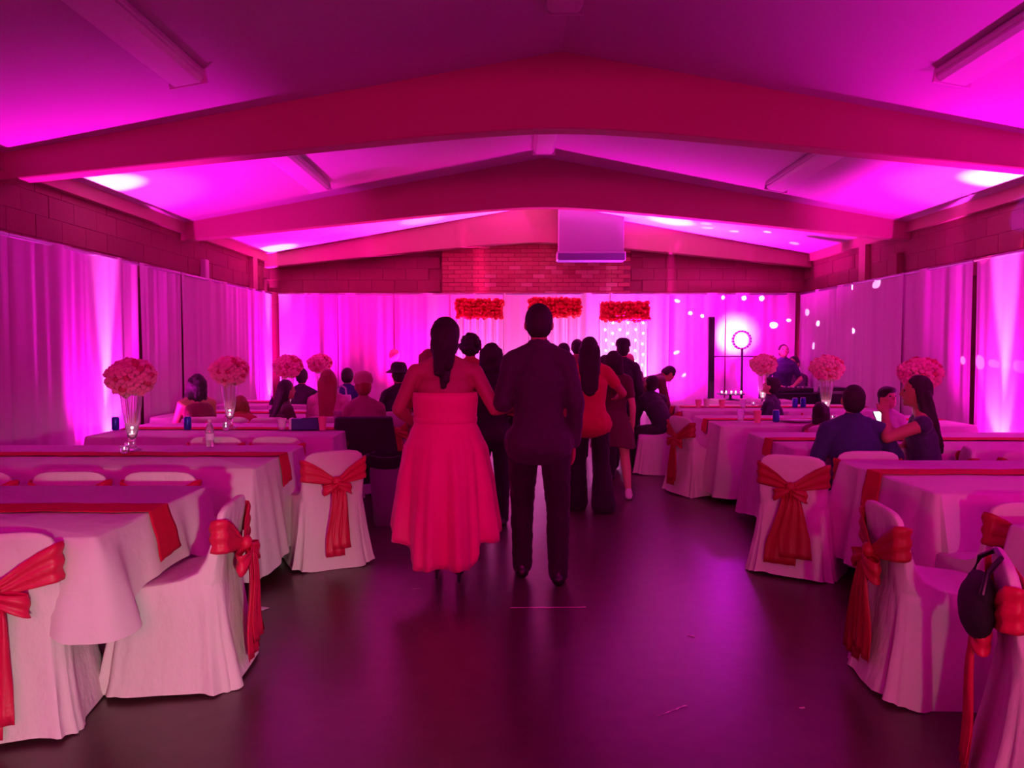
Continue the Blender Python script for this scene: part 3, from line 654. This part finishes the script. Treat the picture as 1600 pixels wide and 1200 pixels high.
# ------------------------------------------------------------------ DJ corner
t_ = thing('column_speaker', 'tall slim black column speaker in front of the right back drape', 'speaker', (3.06, 12.05, 0))
MB().box(-.05, .05, -.06, .06, .35, 2.0, b=.01).obj('column', M['black'], t_, smooth=False); MB().box(-.042, .042, -.068, -.058, 1.0, 1.97, b=.003).obj('grille', M['blackc'], t_, smooth=False)
MB().box(-.17, .17, -.2, .2, 0, .38, b=.015).obj('bass_cabinet', M['black'], t_, smooth=False)
t_ = thing('light_stand', 'black tripod light stand with crossbar and a round ring lamp facing the drape', 'light stand', (3.58, 12.15, 0))
MB().tube([(0, 0, .2), (0, 0, 1.5)], .022).obj('pole', M['black'], t_); MB().tube([(-.5, 0, 1.38), (.5, 0, 1.38)], .013).obj('crossbar', M['black'], t_)
for k in range(3): MB().tube([(0, 0, .55), (.38 * math.cos(k * 2.09 + .5), .38 * math.sin(k * 2.09 + .5), .015)], .013).obj('leg', M['black'], t_)
ring = MB().lathe([(.125, 0), (.14, .0), (.14, .05), (.125, .05), (.125, 0)], 32, cap=False); ring.v = [(x, z, y + 1.64) for x, y, z in ring.v]; rg = ring.obj('ring_lamp', M['whitem'], t_)
for k in range(18):
    a = 2 * math.pi * k / 18; q = MB().box(-.016, .016, -.012, .062, .128, .15); q.v = [(x * math.cos(a) - z * math.sin(a), y, x * math.sin(a) + z * math.cos(a) + 1.64) for x, y, z in q.v]; q.obj('fin', M['black'], rg, smooth=False)
light('SPOT', 'dj_wash', (3.6, 12.3, 1.66), (3.7, 13, 1.72), 300, (1, .25, .95), spot_size=R(62), spot_blend=.9, shadow_soft_size=.04)
light('SPOT', 'dj_wash', (3.6, 11.2, 1.9), (3.7, 13, 1.5), 260, MAG, spot_size=R(85), spot_blend=.8, shadow_soft_size=.1)
t_ = thing('booth_table', 'black-draped booth table holding the music gear in the far right', 'table', (4.2, 11.65, 0))
MB().box(-.42, .42, -.25, .25, .8, .84, b=.008).obj('tabletop', M['black'], t_, smooth=False)
o = cloth(-.43, .43, -.26, .26, (.82,) * 4, (.82,) * 4, 9, ztop=.845, amp=.012, flare=.02, mat_='blackc'); o.name = 'skirt'; o.parent = t_; o.location = (0, 0, 0)
t_ = thing('mixer_console', 'dark mixing console with small knobs on the booth table', 'mixer', (4.15, 11.62, .847))
MB().box(-.3, .3, -.17, .17, 0, .07, b=.01).obj('console_body', M['black'], t_, smooth=False)
for k in range(8): MB().lathe([(.012, 0), (.01, .02)], 10, (-.24 + .07 * k, -.05, .07)).obj('knob', M['silver'], t_)
for s_ in (-1, 1): MB().lathe([(.1, 0), (.1, .012), (.03, .014)], 24, (s_ * .17, .05, .07)).obj('platter', M['black'], t_)
t_ = thing('equipment_case', 'black equipment case standing right of the booth table', 'case', (4.58, 11.1, 0))
MB().box(-.13, .13, -.2, .2, 0, .95, b=.012).obj('case_body', M['black'], t_, smooth=False)
for z in (.06, .88): MB().box(-.135, .135, -.205, .205, z - .02, z + .02, b=.004).obj('corner_band', M['metal'], t_, smooth=False)

# ------------------------------------------------------------------ small party-light spots
PL = (3.6, 11.3, 2.0)
def dot(src_, to, ang, e, col=(1, .5, 1), soft=.004): light('SPOT', 'party_spot', src_, to, e, col, spot_size=R(ang), spot_blend=.25, shadow_soft_size=soft)
for (tx, tz, an) in ((2.75, 2.3, 2.5), (2.95, 2.1, 3), (3.15, 2.05, 3), (4.35, 1.9, 5), (4.62, 1.98, 2.5), (2.75, 1.45, 2.5), (2.85, 1.05, 2), (3.85, 2.36, 4), (4.15, 2.35, 4), (3.5, 2.36, 3)):
    dot((3.6, 11.9, 1.95), (tx, 13, tz), an, 700)
for (ty, tz) in ((12.7, 2.1), (12.4, 1.55), (12.1, 1.15), (11.0, 2.38), (10.3, 2.36), (10.9, 1.75), (12.2, 1.9)):
    dot((3.7, 11.4, 2.0), (4.8, ty, tz), 4, 450)
for (tx, ty) in ((2.7, 11.9), (3.0, 12.2), (3.2, 11.8), (3.5, 12.4), (3.9, 12.0), (4.5, 12.5), (3.1, 12.5)):
    dot((3.6, 11.3, 2.0), (tx, ty, zc(tx)), 5, 300)
for (ty, an) in ((8.3, 4), (8.0, 6), (7.7, 3), (7.5, 2), (7.3, 4), (7.05, 5)):
    dot((3.3, 9.9, 1.75), (4.8, ty, 1.38 - (8.3 - ty) * .05), an * .6, 300)
dot((3.3, 10.6, 2.2), (5.05, 7.6, 2.85), 6, 700, (.3, .03, 1)); dot((3.2, 10.4, 2.1), (5.05, 7.2, 2.62), 4, 900, (.35, .03, 1)); dot((3.2, 10.3, 2.0), (5.05, 7.55, 2.55), 4, 700, (1, .02, .1))
light('SPOT', 'floor_glow', (3.2, 11.6, 2.3), (1.3, 4.2, 0), 36, (.8, .003, 1), spot_size=R(17), spot_blend=1, shadow_soft_size=.1)
# ------------------------------------------------------------------ people
BAKE = []
def soft(mb, name, m, parent, vox, it=5, fac=.5, disp=0):
    o = mb.obj(name, m, parent, ang=180)
    r_ = o.modifiers.new('r', 'REMESH'); r_.mode = 'VOXEL'; r_.voxel_size = vox; r_.use_smooth_shade = True
    s_ = o.modifiers.new('s', 'SMOOTH'); s_.factor = fac; s_.iterations = it
    if disp:
        tx = bpy.data.textures.get('clouds') or bpy.data.textures.new('clouds', 'CLOUDS'); tx.noise_scale = .05
        d = o.modifiers.new('d', 'DISPLACE'); d.texture = tx; d.strength = disp; d.mid_level = .5
    BAKE.append(o); return o
V = Vector
def lerp(a, b, t): return V(a).lerp(V(b), t)
def person(label, x, y, rz, s=1, pose='stand', lean=0, hp=0, hy=0, w_=1.0, arms=None, skin='skin', hair='short', hairm='hair', top=None, sleeve=1.0, bottom=None, shoe='shoe', vox=.011,
           legs=None, top_lo=None, group=None, side=0, top_hi=None, hat=None, z=0, flare=False, leg_len=1.0, tm=None):
    P_ = thing('person', label, 'person', (x, y, z), rz, group, s)
    if pose == 'stand':
        pel = V((0, 0, .93)); hip = [V((sx * .095 * w_, 0, .9)) for sx in (-1, 1)]
        L = legs or [(0, .03, 0, 0), (0, -.03, 0, 0)]   # knee dx, knee dy, ankle dx, ankle dy
        knee = [V((sx * .1 * w_ + L[k][0], L[k][1] + .02, .49)) for k, sx in enumerate((-1, 1))]
        ank = [V((sx * .1 * w_ + L[k][2], L[k][3], .085)) for k, sx in enumerate((-1, 1))]
    else:
        pel = V((0, -.02, .56)); hip = [V((sx * .1 * w_, .0, .54)) for sx in (-1, 1)]
        knee = [V((sx * .13 * w_, .42, .51)) for sx in (-1, 1)]; ank = [V((sx * .13 * w_, .4, .085)) for sx in (-1, 1)]
    la, sd = R(lean), R(side)
    u = V((math.sin(sd), math.sin(la) * math.cos(sd), math.cos(la) * math.cos(sd))); rt = V((math.cos(sd), 0, -math.sin(sd)))
    fw = u.cross(rt)
    waist = pel + V((0, 0, .06)) + u * .07; chest = pel + u * .33; shb = pel + u * .47; neck = pel + u * .54
    sh = [shb + rt * (sx * .162 * w_) - u * .03 for sx in (-1, 1)]
    pr = R(hp); hu = (u * 1.0 + V((0, 0, .7))).normalized() if lean < 40 else u
    hrot = Matrix.Rotation(R(hy), 3, 'Z') @ Matrix.Rotation(-pr, 3, 'X')
    if lean >= 40: hrot = Matrix.Rotation(-R(lean), 3, 'X') @ hrot
    hc = neck + hu * .05 + hrot @ V((0, .02, .085))
    if arms is None:
        arms = [None, None]
    A = []
    for k, sx in enumerate((-1, 1)):
        if arms[k]: e, wr_ = V(arms[k][0]), V(arms[k][1])
        elif pose == 'stand': e, wr_ = sh[k] + V((sx * .06, -.03, -.28)), sh[k] + V((sx * .07, .04, -.53))
        else: e, wr_ = sh[k] + V((sx * .05, .1, -.26)), V((sx * .13, .36, .79))
        A.append((e, wr_))
    # body: one skin
    b = MB()
    def torso(mb, g, lo=0, hi=1):
        rx = dict(right=rt)
        if lo <= 0: mb.capsule(hip[0] + V((.03, 0, 0)), hip[1] - V((.03, 0, 0)), .12 * w_ + g, .12 * w_ + g, .95, right=(0, 1, 0), n=18)
        if lo <= .3: mb.capsule(pel, waist, .158 * w_ + g, .138 * w_ + g, .7, n=20, **rx)
        mb.capsule(waist, chest, .138 * w_ + g, .158 * w_ + g, .68, n=20, **rx)
        if hi >= 1:
            mb.capsule(chest, shb - u * .03, .158 * w_ + g, .12 * w_ + g, .66, n=20, **rx)
            mb.capsule(sh[0], sh[1], .056 + g, .056 + g, .95, right=(0, 1, 0), n=14)
        else: mb.capsule(chest - u * .02, chest + u * .02, .158 * w_ + g, .155 * w_ + g, .68, n=20, **rx)
    torso(b, 0)
    b.capsule(shb, neck + hu * .06, .056, .05, n=14)
    for sx in (-1, 1): b.capsule(neck - u * .01, sh[0 if sx < 0 else 1] + u * .0, .05, .045, n=12)
    b.ell(hc, (.077, .093, .108), hrot, 20, 14)                                   # skull
    b.ell(hc + hrot @ V((0, .035, -.055)), (.056, .058, .062), hrot, 16, 10)      # jaw
    b.ell(hc + hrot @ V((0, .078, -.098)), (.02, .016, .015), hrot, 10, 6)        # chin
    b.capsule(hc + hrot @ V((0, .092, .01)), hc + hrot @ V((0, .108, -.026)), .009, .014, n=10)   # nose
    b.capsule(hc + hrot @ V((-.018, .09, -.058)), hc + hrot @ V((.018, .09, -.058)), .009, .009, n=8)  # lips
    b.capsule(hc + hrot @ V((-.035, .082, .022)), hc + hrot @ V((.035, .082, .022)), .012, .012, n=8)  # brow
    for sx in (-1, 1): b.ell(hc + hrot @ V((sx * .08, -.005, -.012)), (.012, .02, .032), hrot, 10, 8)  # ears
    lr = 1.0 * w_ ** .6
    for k, sx in enumerate((-1, 1)):
        b.capsule(hip[k], knee[k], .088 * lr, .057 * lr, n=16); b.capsule(knee[k], lerp(knee[k], ank[k], .35), .057 * lr, .059 * lr, n=14); b.capsule(lerp(knee[k], ank[k], .35), ank[k], .057 * lr, .036, n=14)
        b.capsule(ank[k] + V((0, -.03, -.045)), ank[k] + V((sx * .015, .15, -.06)), .036, .03, .8, n=12)
        e, wr_ = A[k]
        b.capsule(sh[k], e, .05 * lr, .04 * lr, n=14); b.capsule(e, lerp(e, wr_, .3), .041 * lr, .041 * lr, n=14); b.capsule(lerp(e, wr_, .3), wr_, .04 * lr, .027, n=14)
        # hand: palm, four bent fingers, thumb
        d = (wr_ - e).normalized(); sidev = V((0, 1, 0)) if abs(d.y) < .7 else V((1, 0, 0)); sidev = (sidev - d * sidev.dot(d)).normalized(); nrm = d.cross(sidev) * (-sx if pose == 'stand' else 1)
        pe = wr_ + d * .085
        b.capsule(wr_, pe, .028, .036, .45, right=sidev, n=12)
        for q, (o_, L_) in enumerate(((.028, .062), (.010, .072), (-.009, .066), (-.026, .052))):
            f0 = pe + sidev * o_ + d * .01; f1 = f0 + d * (L_ * .5) + nrm * .006; f2 = f1 + d * (L_ * .38) + nrm * .02
            b.capsule(f0, f1, .0095, .0088, n=8); b.capsule(f1, f2, .0088, .0078, n=8)
        t0 = wr_ + d * .025 + sidev * .024; t1 = t0 + d * .035 + sidev * .024 + nrm * .008; t2 = t1 + d * .03 + sidev * .004 + nrm * .01
        b.capsule(t0, t1, .0125, .011, n=8); b.capsule(t1, t2, .011, .009, n=8)
    body = soft(b, 'body', M[skin], P_, vox, 3, .45)
    for sx in (-1, 1): MB().ell(hc + hrot @ V((sx * .031, .083, .006)), (.012, .008, .008), hrot, 10, 6).obj('eye', M['eye'], P_)
    # hair
    if hair != 'bald':
        h = MB(); h.ell(hc + hrot @ V((0, -.016, .022)), (.086, .094, .103), hrot, 20, 12)
        h.ell(hc + hrot @ V((0, -.035, -.01)), (.082, .075, .09), hrot, 18, 10)
        if hair == 'short': pass
        elif hair == 'bob':
            for sx in (-1, 0, 1): h.capsule(hc + hrot @ V((sx * .05, -.04 - .0 * abs(sx), .03)), hc + hrot @ V((sx * .07, -.05, -.14)), .06, .05, .8, n=14)
        elif hair in ('long', 'half'):
            top_ = hc + hrot @ V((0, -.03, .0))
            if hair == 'half':
                h.ell(hc + hrot @ V((0, -.025, .02)), (.1, .1, .118), hrot, 20, 12); h.ell(hc + hrot @ V((0, -.055, -.06)), (.098, .07, .1), hrot, 18, 10)
                for (xx, zz, r0_, r1_) in ((-.03, -.24, .06, .035), (.035, -.2, .055, .03), (.0, -.33, .06, .022), (.015, -.29, .05, .025)):
                    h.capsule(top_ + V((xx * .8, -.06, -.08)), V((top_.x + xx, shb.y - .125 * w_, top_.z + zz)), r0_, r1_, .7, n=12)
            else:
                for xx in (-.06, -.03, 0, .03, .06):
                    h.capsule(top_ + hrot @ V((xx, -.03, -.02)), V((top_.x + xx * .9, pel.y + (chest - pel).y - .12 * w_, chest.z - .06 - .04 * math.cos(xx * 30))), .05, .028, .7, n=12)
                for sx in (-1, 1): h.capsule(hc + hrot @ V((sx * .07, -.02, 0)), sh[0 if sx < 0 else 1] * .45 + shb * .55 + V((0, -.04, -.02)), .035, .04, n=12)
        elif hair == 'curly':
            rs = random.Random(int(x * 100) + 5)
            for _ in range(70):
                a, e = rs.uniform(0, 6.28), rs.uniform(-.7, 1.5); d = V((math.cos(a) * math.cos(e), math.sin(a) * math.cos(e), math.sin(e)))
                if d.y > .45 and d.z < .5: continue
                h.ell(hc + hrot @ V((d.x * .095, -.02 + d.y * .1, .015 + d.z * .11)), (.028, .028, .028), n=8, m=6)
        elif hair == 'hang':
            for q in range(26):
                a = q * .55; h.capsule(hc + hrot @ V((.07 * math.cos(a), -.02 + .06 * math.sin(a), .03)), hc + V((.11 * math.cos(a), .03 + .1 * math.sin(a), -.2 + .05 * math.sin(q * 3.1))), .035, .02, n=8)
        elif hair == 'fringe':
            h.ell(hc + hrot @ V((0, .02, .075)), (.088, .085, .045), hrot, 18, 8); h.ell(hc + hrot @ V((0, -.01, .045)), (.094, .1, .09), hrot, 18, 8)
        soft(h, 'hair', M[hairm], P_, .007 if vox < .009 else .01, 2, .4, disp=.012 if hair in ('half', 'long', 'curly', 'hang', 'bob') else .004)
    if hat:
        h = MB(); hm = fab(hat[1])
        rs = []
        prof = {'brim': ((.001, -.0), (.15, -.03), (.156, -.022), (.1, .012), (.094, .05), (.078, .085), (.045, .1), (.001, .098)), 'cap': ((.001, -.01), (.1, -.01), (.102, .03), (.085, .08), (.045, .105), (.001, .11))}[hat[0]]
        h.lathe(prof, 28)
        if hat[0] == 'cap': h.ell((0, .12, -.004), (.06, .06, .008), n=14, m=6)
        h.v = [tuple(hc + hrot @ (V(p) + V((0, 0, .05)))) for p in h.v]; h.obj('hat', hm, P_, ang=60)
    # clothing
    if top:
        g = .014; c = MB(); torso(c, g, lo=(.3 if top_lo is None else top_lo), hi=(1 if top_hi is None else top_hi))
        if top_lo == 0: c.capsule(hip[0] + V((.02, 0, -.03)), hip[1] + V((-.02, 0, -.03)), .148 * w_, .148 * w_, .95, right=(0, 1, 0), n=18)
        if sleeve > 0 and top_hi is None:
            for k in (0, 1):
                e, wr_ = A[k]; q = min(1, sleeve * 2)
                c.capsule(sh[k], lerp(sh[k], e, q), .066 * lr, .058 * lr, n=14)
                if sleeve > .5: c.capsule(e, lerp(e, wr_, (sleeve - .5) * 2 * .96), .057 * lr, .042 * lr, n=14)
        if top_hi is None and sleeve > 0:
            c.capsule(neck - u * .03, neck + u * .002, .07, .064, n=14)
            for sx in (0, 1): c.capsule(neck - u * .015, sh[sx] + u * .01, .062, .058, n=12)
        soft(c, 'top', top if not isinstance(top, tuple) else fab(top), P_, max(vox, .009), 4, .5, disp=.012)
    if bottom:
        c = MB(); c.capsule(hip[0] + V((.02, 0, -.01)), hip[1] - V((.02, 0, .01)), .128 * w_, .128 * w_, .95, right=(0, 1, 0), n=18)
        if pose == 'stand': c.capsule(pel - V((0, 0, .02)), pel + V((0, 0, .02)), .15 * w_, .14 * w_, .7, n=18)
        for k, sx in enumerate((-1, 1)):
            c.capsule(hip[k], knee[k], .105 * lr, .076 * lr, n=16); c.capsule(knee[k], ank[k] + V((0, 0, -.015)), .076 * lr, (.125 if flare else .062) * (1 if flare else lr), n=16)
        soft(c, 'trousers', fab(bottom), P_, max(vox, .009), 4, .5, disp=.014)
    if shoe:
        for k, sx in enumerate((-1, 1)):
            c = MB(); a = ank[k]
            c.capsule(a + V((0, -.04, -.043)), a + V((sx * .015, .07, -.045)), .043, .04, .9, n=14); c.capsule(a + V((sx * .01, .05, -.05)), a + V((sx * .02, .165, -.058)), .042, .03, .8, n=14); c.capsule(a + V((0, -.02, -.01)), a + V((0, -.01, .01)), .045, .043, n=12)
            soft(c, 'shoe', M[shoe], P_, .008, 2)
    return P_, dict(hc=hc, sh=sh, A=A, ank=ank, pel=pel)
def skirt(P_, name, m, prof, hem, n=120, fold=9, amp=.02, c=(0, 0), seed=0):
    """prof: (z, rx, ry) from top to bottom; hem(a) gives the hem height at angle a"""
    rings = []; z0 = prof[0][0]; zmin = prof[-1][0]; K = 26
    def at(z):
        for (za, xa, ya), (zb, xb, yb) in zip(prof, prof[1:]):
            if zb <= z <= za: f = (za - z) / (za - zb); f = f * f * (3 - 2 * f) * .5 + f * .5; return xa + (xb - xa) * f, ya + (yb - ya) * f
        return prof[-1][1], prof[-1][2]
    for k in range(K + 1):
        row = []
        for i in range(n):
            a = 2 * math.pi * i / n; zh = hem(a); z = z0 + (zh - z0) * k / K; rx, ry = at(max(z, zmin)); f = max(0, (z0 - .25 - z) / z0)
            rp = amp * f * (math.sin(fold * a + seed) + .6 * math.sin((fold * 1.7 // 1) * a + 2 + z) + .35 * math.sin((fold * 3) * a + seed))
            row.append((c[0] + (rx + rp) * math.cos(a), c[1] + (ry + rp) * math.sin(a), z))
        rings.append(row)
    o = MB().loft(rings, cap=False).obj(name, m, P_, ang=80); md = o.modifiers.new('thick', 'SOLIDIFY'); md.thickness = .004; md.offset = 1; return o

# the couple in the middle
dress = mat('coral red dress satin', (.8, .01, .2), .6, bump=.15, bscale=60, sheen=.3, var=.05)
W_, J = person('woman from behind in long strapless coral red dress, dark half-up hair, arm linked with man', -.45, 4.93, .02, s=.955, w_=1.22, hair='half', vox=.0075, z=.045,
    arms=[((-.315, .0, 1.12), (-.24, .22, 1.0)), ((.335, -.03, 1.12), (.50, .1, 1.14))], legs=[(.03, .0, .06, .06), (0, .0, -.03, -.03)], hp=4, hy=-6, shoe=None)
def sm(a, b, x): t_ = max(0, min(1, (x - a) / (b - a))); return t_ * t_ * (3 - 2 * t_)
def hem(a):
    d = abs((a + math.pi / 2 + math.pi) % (2 * math.pi) - math.pi)    # 0 at the back
    return .11 + .15 * sm(.55, .9, d) + .12 * sm(1.2, 2.6, d) + .008 * math.sin(14 * a)
d_ = skirt(W_, 'dress', dress, [(1.235, .212, .158), (1.19, .218, .162), (1.1, .21, .15), (1.03, .205, .15), (.95, .24, .18), (.85, .285, .22), (.6, .325, .28), (.3, .355, .33), (.05, .36, .34)], hem, fold=9, amp=.055)
rings = [[(.214 * k_ * math.cos(a) * 1.0, .16 * k_ * math.sin(a), z) for a in [2 * math.pi * i / 48 for i in range(48)]] for k_, z in ((.99, 1.03), (1.01, 1.035), (1.015, 1.065), (1.0, 1.07))]
MB().loft(rings, cap=False).obj('waistband', dress, W_)
for k in (0, 1):
    a = J['ank'][k]; c = MB(); c.capsule(a + V((0, -.04, -.055)), a + V((0, .05, -.075)), .03, .033, .8, n=12); c.capsule(a + V((0, .05, -.08)), a + V((0, .15, -.1)), .034, .024, .7, n=12); c.capsule(a + V((0, -.05, -.05)), a + V((0, -.058, -.12)), .016, .009, n=8)
    c.capsule(a + V((0, -.03, 0)), a + V((0, -.02, .01)), .037, .037, n=10); soft(c, 'shoe', M['shoe'], W_, .007, 1)
Mn, J = person('tall man from behind in dark untucked shirt and black trousers, beside the coral red dress', .15, 4.88, 0, s=1.035, w_=1.0, hair='short', vox=.0075, top=(.04, .026, .034), top_lo=0, bottom=(.014, .006, .008),
    arms=[((-.225, -.02, 1.12), (-.19, .2, 1.07)), ((.225, -.02, 1.11), (.22, .05, .86))], legs=[(.0, .1, .0, .12), (.02, -.02, .02, -.05)], hp=2)
MB().loft([[(r_ * math.cos(2 * math.pi * i / 24), -.005 + r_ * math.sin(2 * math.pi * i / 24), z) for i in range(24)] for r_, z in ((.068, 1.45), (.07, 1.455), (.062, 1.5), (.058, 1.5), (.062, 1.46))], cap=False).obj('collar', fab((.04, .026, .034)), Mn)
# procession ahead of them
person('woman with very long dark hair, red top and black flared trousers, right of the man', .68, 7.05, -.05, s=.935, hair='long', top=(.5, .012, .05), top_lo=0, sleeve=.25, bottom=(.012, .006, .01), flare=True, w_=1.05,
       arms=[None, ((.34, .12, 1.16), (.3, .34, 1.1))], legs=[(0, .05, -.02, .1), (.02, 0, .04, -.05)])
g_, _ = person('girl in dark maroon dress and white sneakers with bare legs, beside the red top', .99, 7.75, -.1, s=.86, hair='bob', top=(.08, .008, .02), sleeve=.3, shoe='sneaker', skin='skin2', legs=[(-.04, .05, -.06, .12), (.04, -.05, .08, -.14)])
skirt(g_, 'skirt', fab((.08, .008, .02)), [(1.02, .15, .11), (.92, .18, .15), (.75, .24, .2), (.55, .27, .24)], lambda a: .6 + .02 * math.sin(3 * a), amp=.02)
person('man in a dark suit seen far down the aisle before the glowing backdrop', 1.33, 9.5, -.2, s=.93, top=(.02, .01, .02), top_lo=0, bottom=(.012, .006, .01), hat=('cap', (.02, .01, .015)))
person('bald man behind the man in the dark suit near the glowing backdrop', 1.58, 10.6, .2, s=.84, hair='bald', skin='skin2', top=(.12, .03, .07), top_lo=0, bottom=(.02, .01, .02))
person('dark-haired woman in black just ahead of the couple, between their shoulders', -.2, 6.45, 0, s=.9, hair='bob', top=(.02, .01, .015), top_lo=0, bottom=(.012, .006, .01))
person('curly-haired person in a red top ahead of the woman in coral red', -.43, 7.35, .05, s=.945, hair='curly', top=(.5, .02, .05), top_lo=0, sleeve=.3, bottom=(.02, .008, .015))
person('auburn-haired woman half hidden left of the woman in coral red', -.86, 7.6, 0, s=.87, hair='bob', hairm='hairr', top=(.35, .02, .04), top_lo=0, sleeve=.5, bottom=(.012, .006, .01))
person('dark-haired guest whose head shows just right of the tall man', .56, 8.9, 0, s=.91, hair='short', top=(.05, .012, .02), top_lo=0, bottom=(.02, .01, .02))
person('short-haired guest farther ahead, head above the long-haired woman in the red top', .83, 10.3, 0, s=.945, hair='short', top=(.25, .04, .06), top_lo=0, bottom=(.02, .01, .02))
person('child with dark hair walking beside the tall dark suit', 1.02, 8.75, 0, s=.83, hair='bob', top=(.09, .02, .05), top_lo=0, bottom=(.02, .008, .02))
# seated guests, left
person('seated guest in mauve top and beige cap on the dark chair left of the aisle', -1.45, 7.38, .35, s=.93, pose='sit', lean=12, hp=-12, top=(.3, .13, .15), bottom=(.02, .01, .015), hat=('cap', (.42, .26, .2)), hair='short', hairm='hairr')
person('seated person in a black brimmed hat and dark clothes on the left', -1.3, 8.68, .5, s=.98, pose='sit', lean=5, top=(.015, .01, .015), bottom=(.012, .006, .01), hat=('brim', (.008, .006, .008)))
person('seated woman with red hair in a pale pink top on the left', -1.98, 8.08, .1, s=.95, pose='sit', lean=6, hair='long', hairm='hairr', top=(.6, .35, .38), sleeve=.5, bottom=(.03, .01, .02))
person('seated woman with long dark hair in profile on the left, facing right', -2.5, 7.98, -.9, s=.88, pose='sit', lean=14, hair='long', top=(.05, .01, .015), sleeve=.2, bottom=(.03, .01, .02))
person('seated person in a red floral top leaning low beside the dark-haired woman', -2.93, 8.02, .1, s=.8, pose='sit', lean=34, hp=-25, hair='bob', hairm='hairr', top=(.4, .05, .05), bottom=(.02, .01, .02))
person('curly-haired woman with bare shoulders bending her head forward on the left', -3.28, 8.0, .75, s=.95, pose='sit', lean=20, hp=-35, hair='hang', top=(.12, .01, .02), top_hi=0, bottom=(.03, .01, .02), sleeve=0)
person('seated man in a navy shirt in the far left before the drape', -2.15, 9.8, 0, s=.93, pose='sit', lean=4, top=(.02, .03, .13), sleeve=.4, bottom=(.012, .01, .02))
person('dark-haired guest seated behind the red-haired woman', -2.74, 9.8, 0, s=.93, pose='sit', lean=6, top=(.03, .01, .03), bottom=(.012, .01, .02))
# seated guests, right
Pn, J = person('man in a navy shirt seated with his back turned, holding a lit phone', 2.42, 5.42, -.1, s=.93, pose='sit', lean=14, hp=-14, w_=1.16, top=(.025, .03, .1), sleeve=.5, bottom=(.02, .02, .04), hair='short', vox=.009,
    arms=[((-.26, .1, .77), (-.02, .36, .84)), ((.32, .1, .78), (.36, .33, .94))])
t_ = thing('phone', 'lit smartphone held by the man in the navy shirt', 'phone', (2.76, 5.8, .965), .3); t_.rotation_euler = (R(-35), 0, .2)
MB().box(-.038, .038, -.004, .004, -.075, .075, b=.003).obj('phone_case', M['black'], t_, smooth=False); MB().box(-.034, .034, -.006, -.004, -.068, .068).obj('screen', M['screen'], t_, smooth=False)
t_ = thing('camera', 'black camera lying beside the lit phone on the third right table', 'camera', (2.82, 6.1, .77), .2)
MB().box(-.06, .06, -.03, .03, 0, .08, b=.01).obj('camera_body', M['black'], t_, smooth=False); l_ = MB().lathe([(.03, 0), (.032, .06), (.026, .06)], 20); l_.v = [(a, b - 0 + c_ * 0 + .03 + c_ if False else c_ + .03, b + .04) for a, b, c_ in l_.v]; l_.obj('lens', M['black'], t_)
person('long dark-haired woman in a dark sleeveless dress, in profile with her hand at her mouth', 2.95, 5.52, 1.15, s=.97, pose='sit', lean=6, hair='long', top=(.035, .02, .07), sleeve=0, bottom=(.035, .02, .07), vox=.009,
    arms=[((-.26, .26, .9), (-.04, .27, 1.06)), ((.24, .12, .76), (.1, .36, .79))])
person('boy in a white shirt facing the camera across the third right table', 3.42, 7.12, math.pi + .2, s=.85, pose='sit', lean=8, hp=-14, hair='fringe', skin='skin2', top=(.6, .5, .52), sleeve=.3, bottom=(.03, .02, .04))
person('child with a dark bob whose head shows left of the man in navy', 2.87, 7.2, 0, s=.74, pose='sit', lean=4, hair='bob', top=(.2, .05, .08), bottom=(.03, .02, .04))
person('boy in a dark shirt looking down at the fourth right table', 3.04, 8.9, .95, s=.87, pose='sit', lean=12, hp=-24, hair='fringe', skin='skin2', top=(.02, .01, .04), sleeve=.4, bottom=(.02, .01, .03))
person('disc jockey in a dark navy shirt standing behind the booth table', 4.22, 12.15, math.pi - .1, s=.915, hair='short', skin='skin2', hp=-16, top=(.03, .02, .08), top_lo=0, sleeve=.35, bottom=(.02, .01, .03), lean=8,
    arms=[((-.28, .1, 1.12), (-.12, .36, 1.03)), ((.28, .1, 1.12), (.14, .36, 1.03))])
person('guest with dark hair seated in the far right corner behind the disc jockey', 4.56, 12.6, math.pi * .75, s=1.02, pose='sit', lean=0, hair='short', top=(.03, .01, .03), bottom=(.02, .01, .03))
person('person in a black jacket sitting bent over on the covered chair by the aisle', 1.78, 9.27, .5, s=.93, pose='sit', lean=30, hp=-30, hair='short', top=(.012, .006, .012), bottom=(.02, .01, .015))
person('person in dark red bending forward behind the person in the black jacket', 1.5, 10.0, -1.2, s=.95, lean=62, hp=0, hair='short', top=(.1, .012, .03), top_lo=0, bottom=(.03, .01, .02),
    arms=[((-.2, .45, .82), (-.15, .5, .58)), ((.2, .45, .82), (.15, .5, .58))])

# bake the remeshed people
bpy.context.view_layer.update()
dg = bpy.context.evaluated_depsgraph_get()
new = [(o, bpy.data.meshes.new_from_object(o.evaluated_get(dg), depsgraph=dg)) for o in BAKE]
for o, m in new:
    o.modifiers.clear(); o.data = m
    m.polygons.foreach_set('use_smooth', [True] * len(m.polygons))
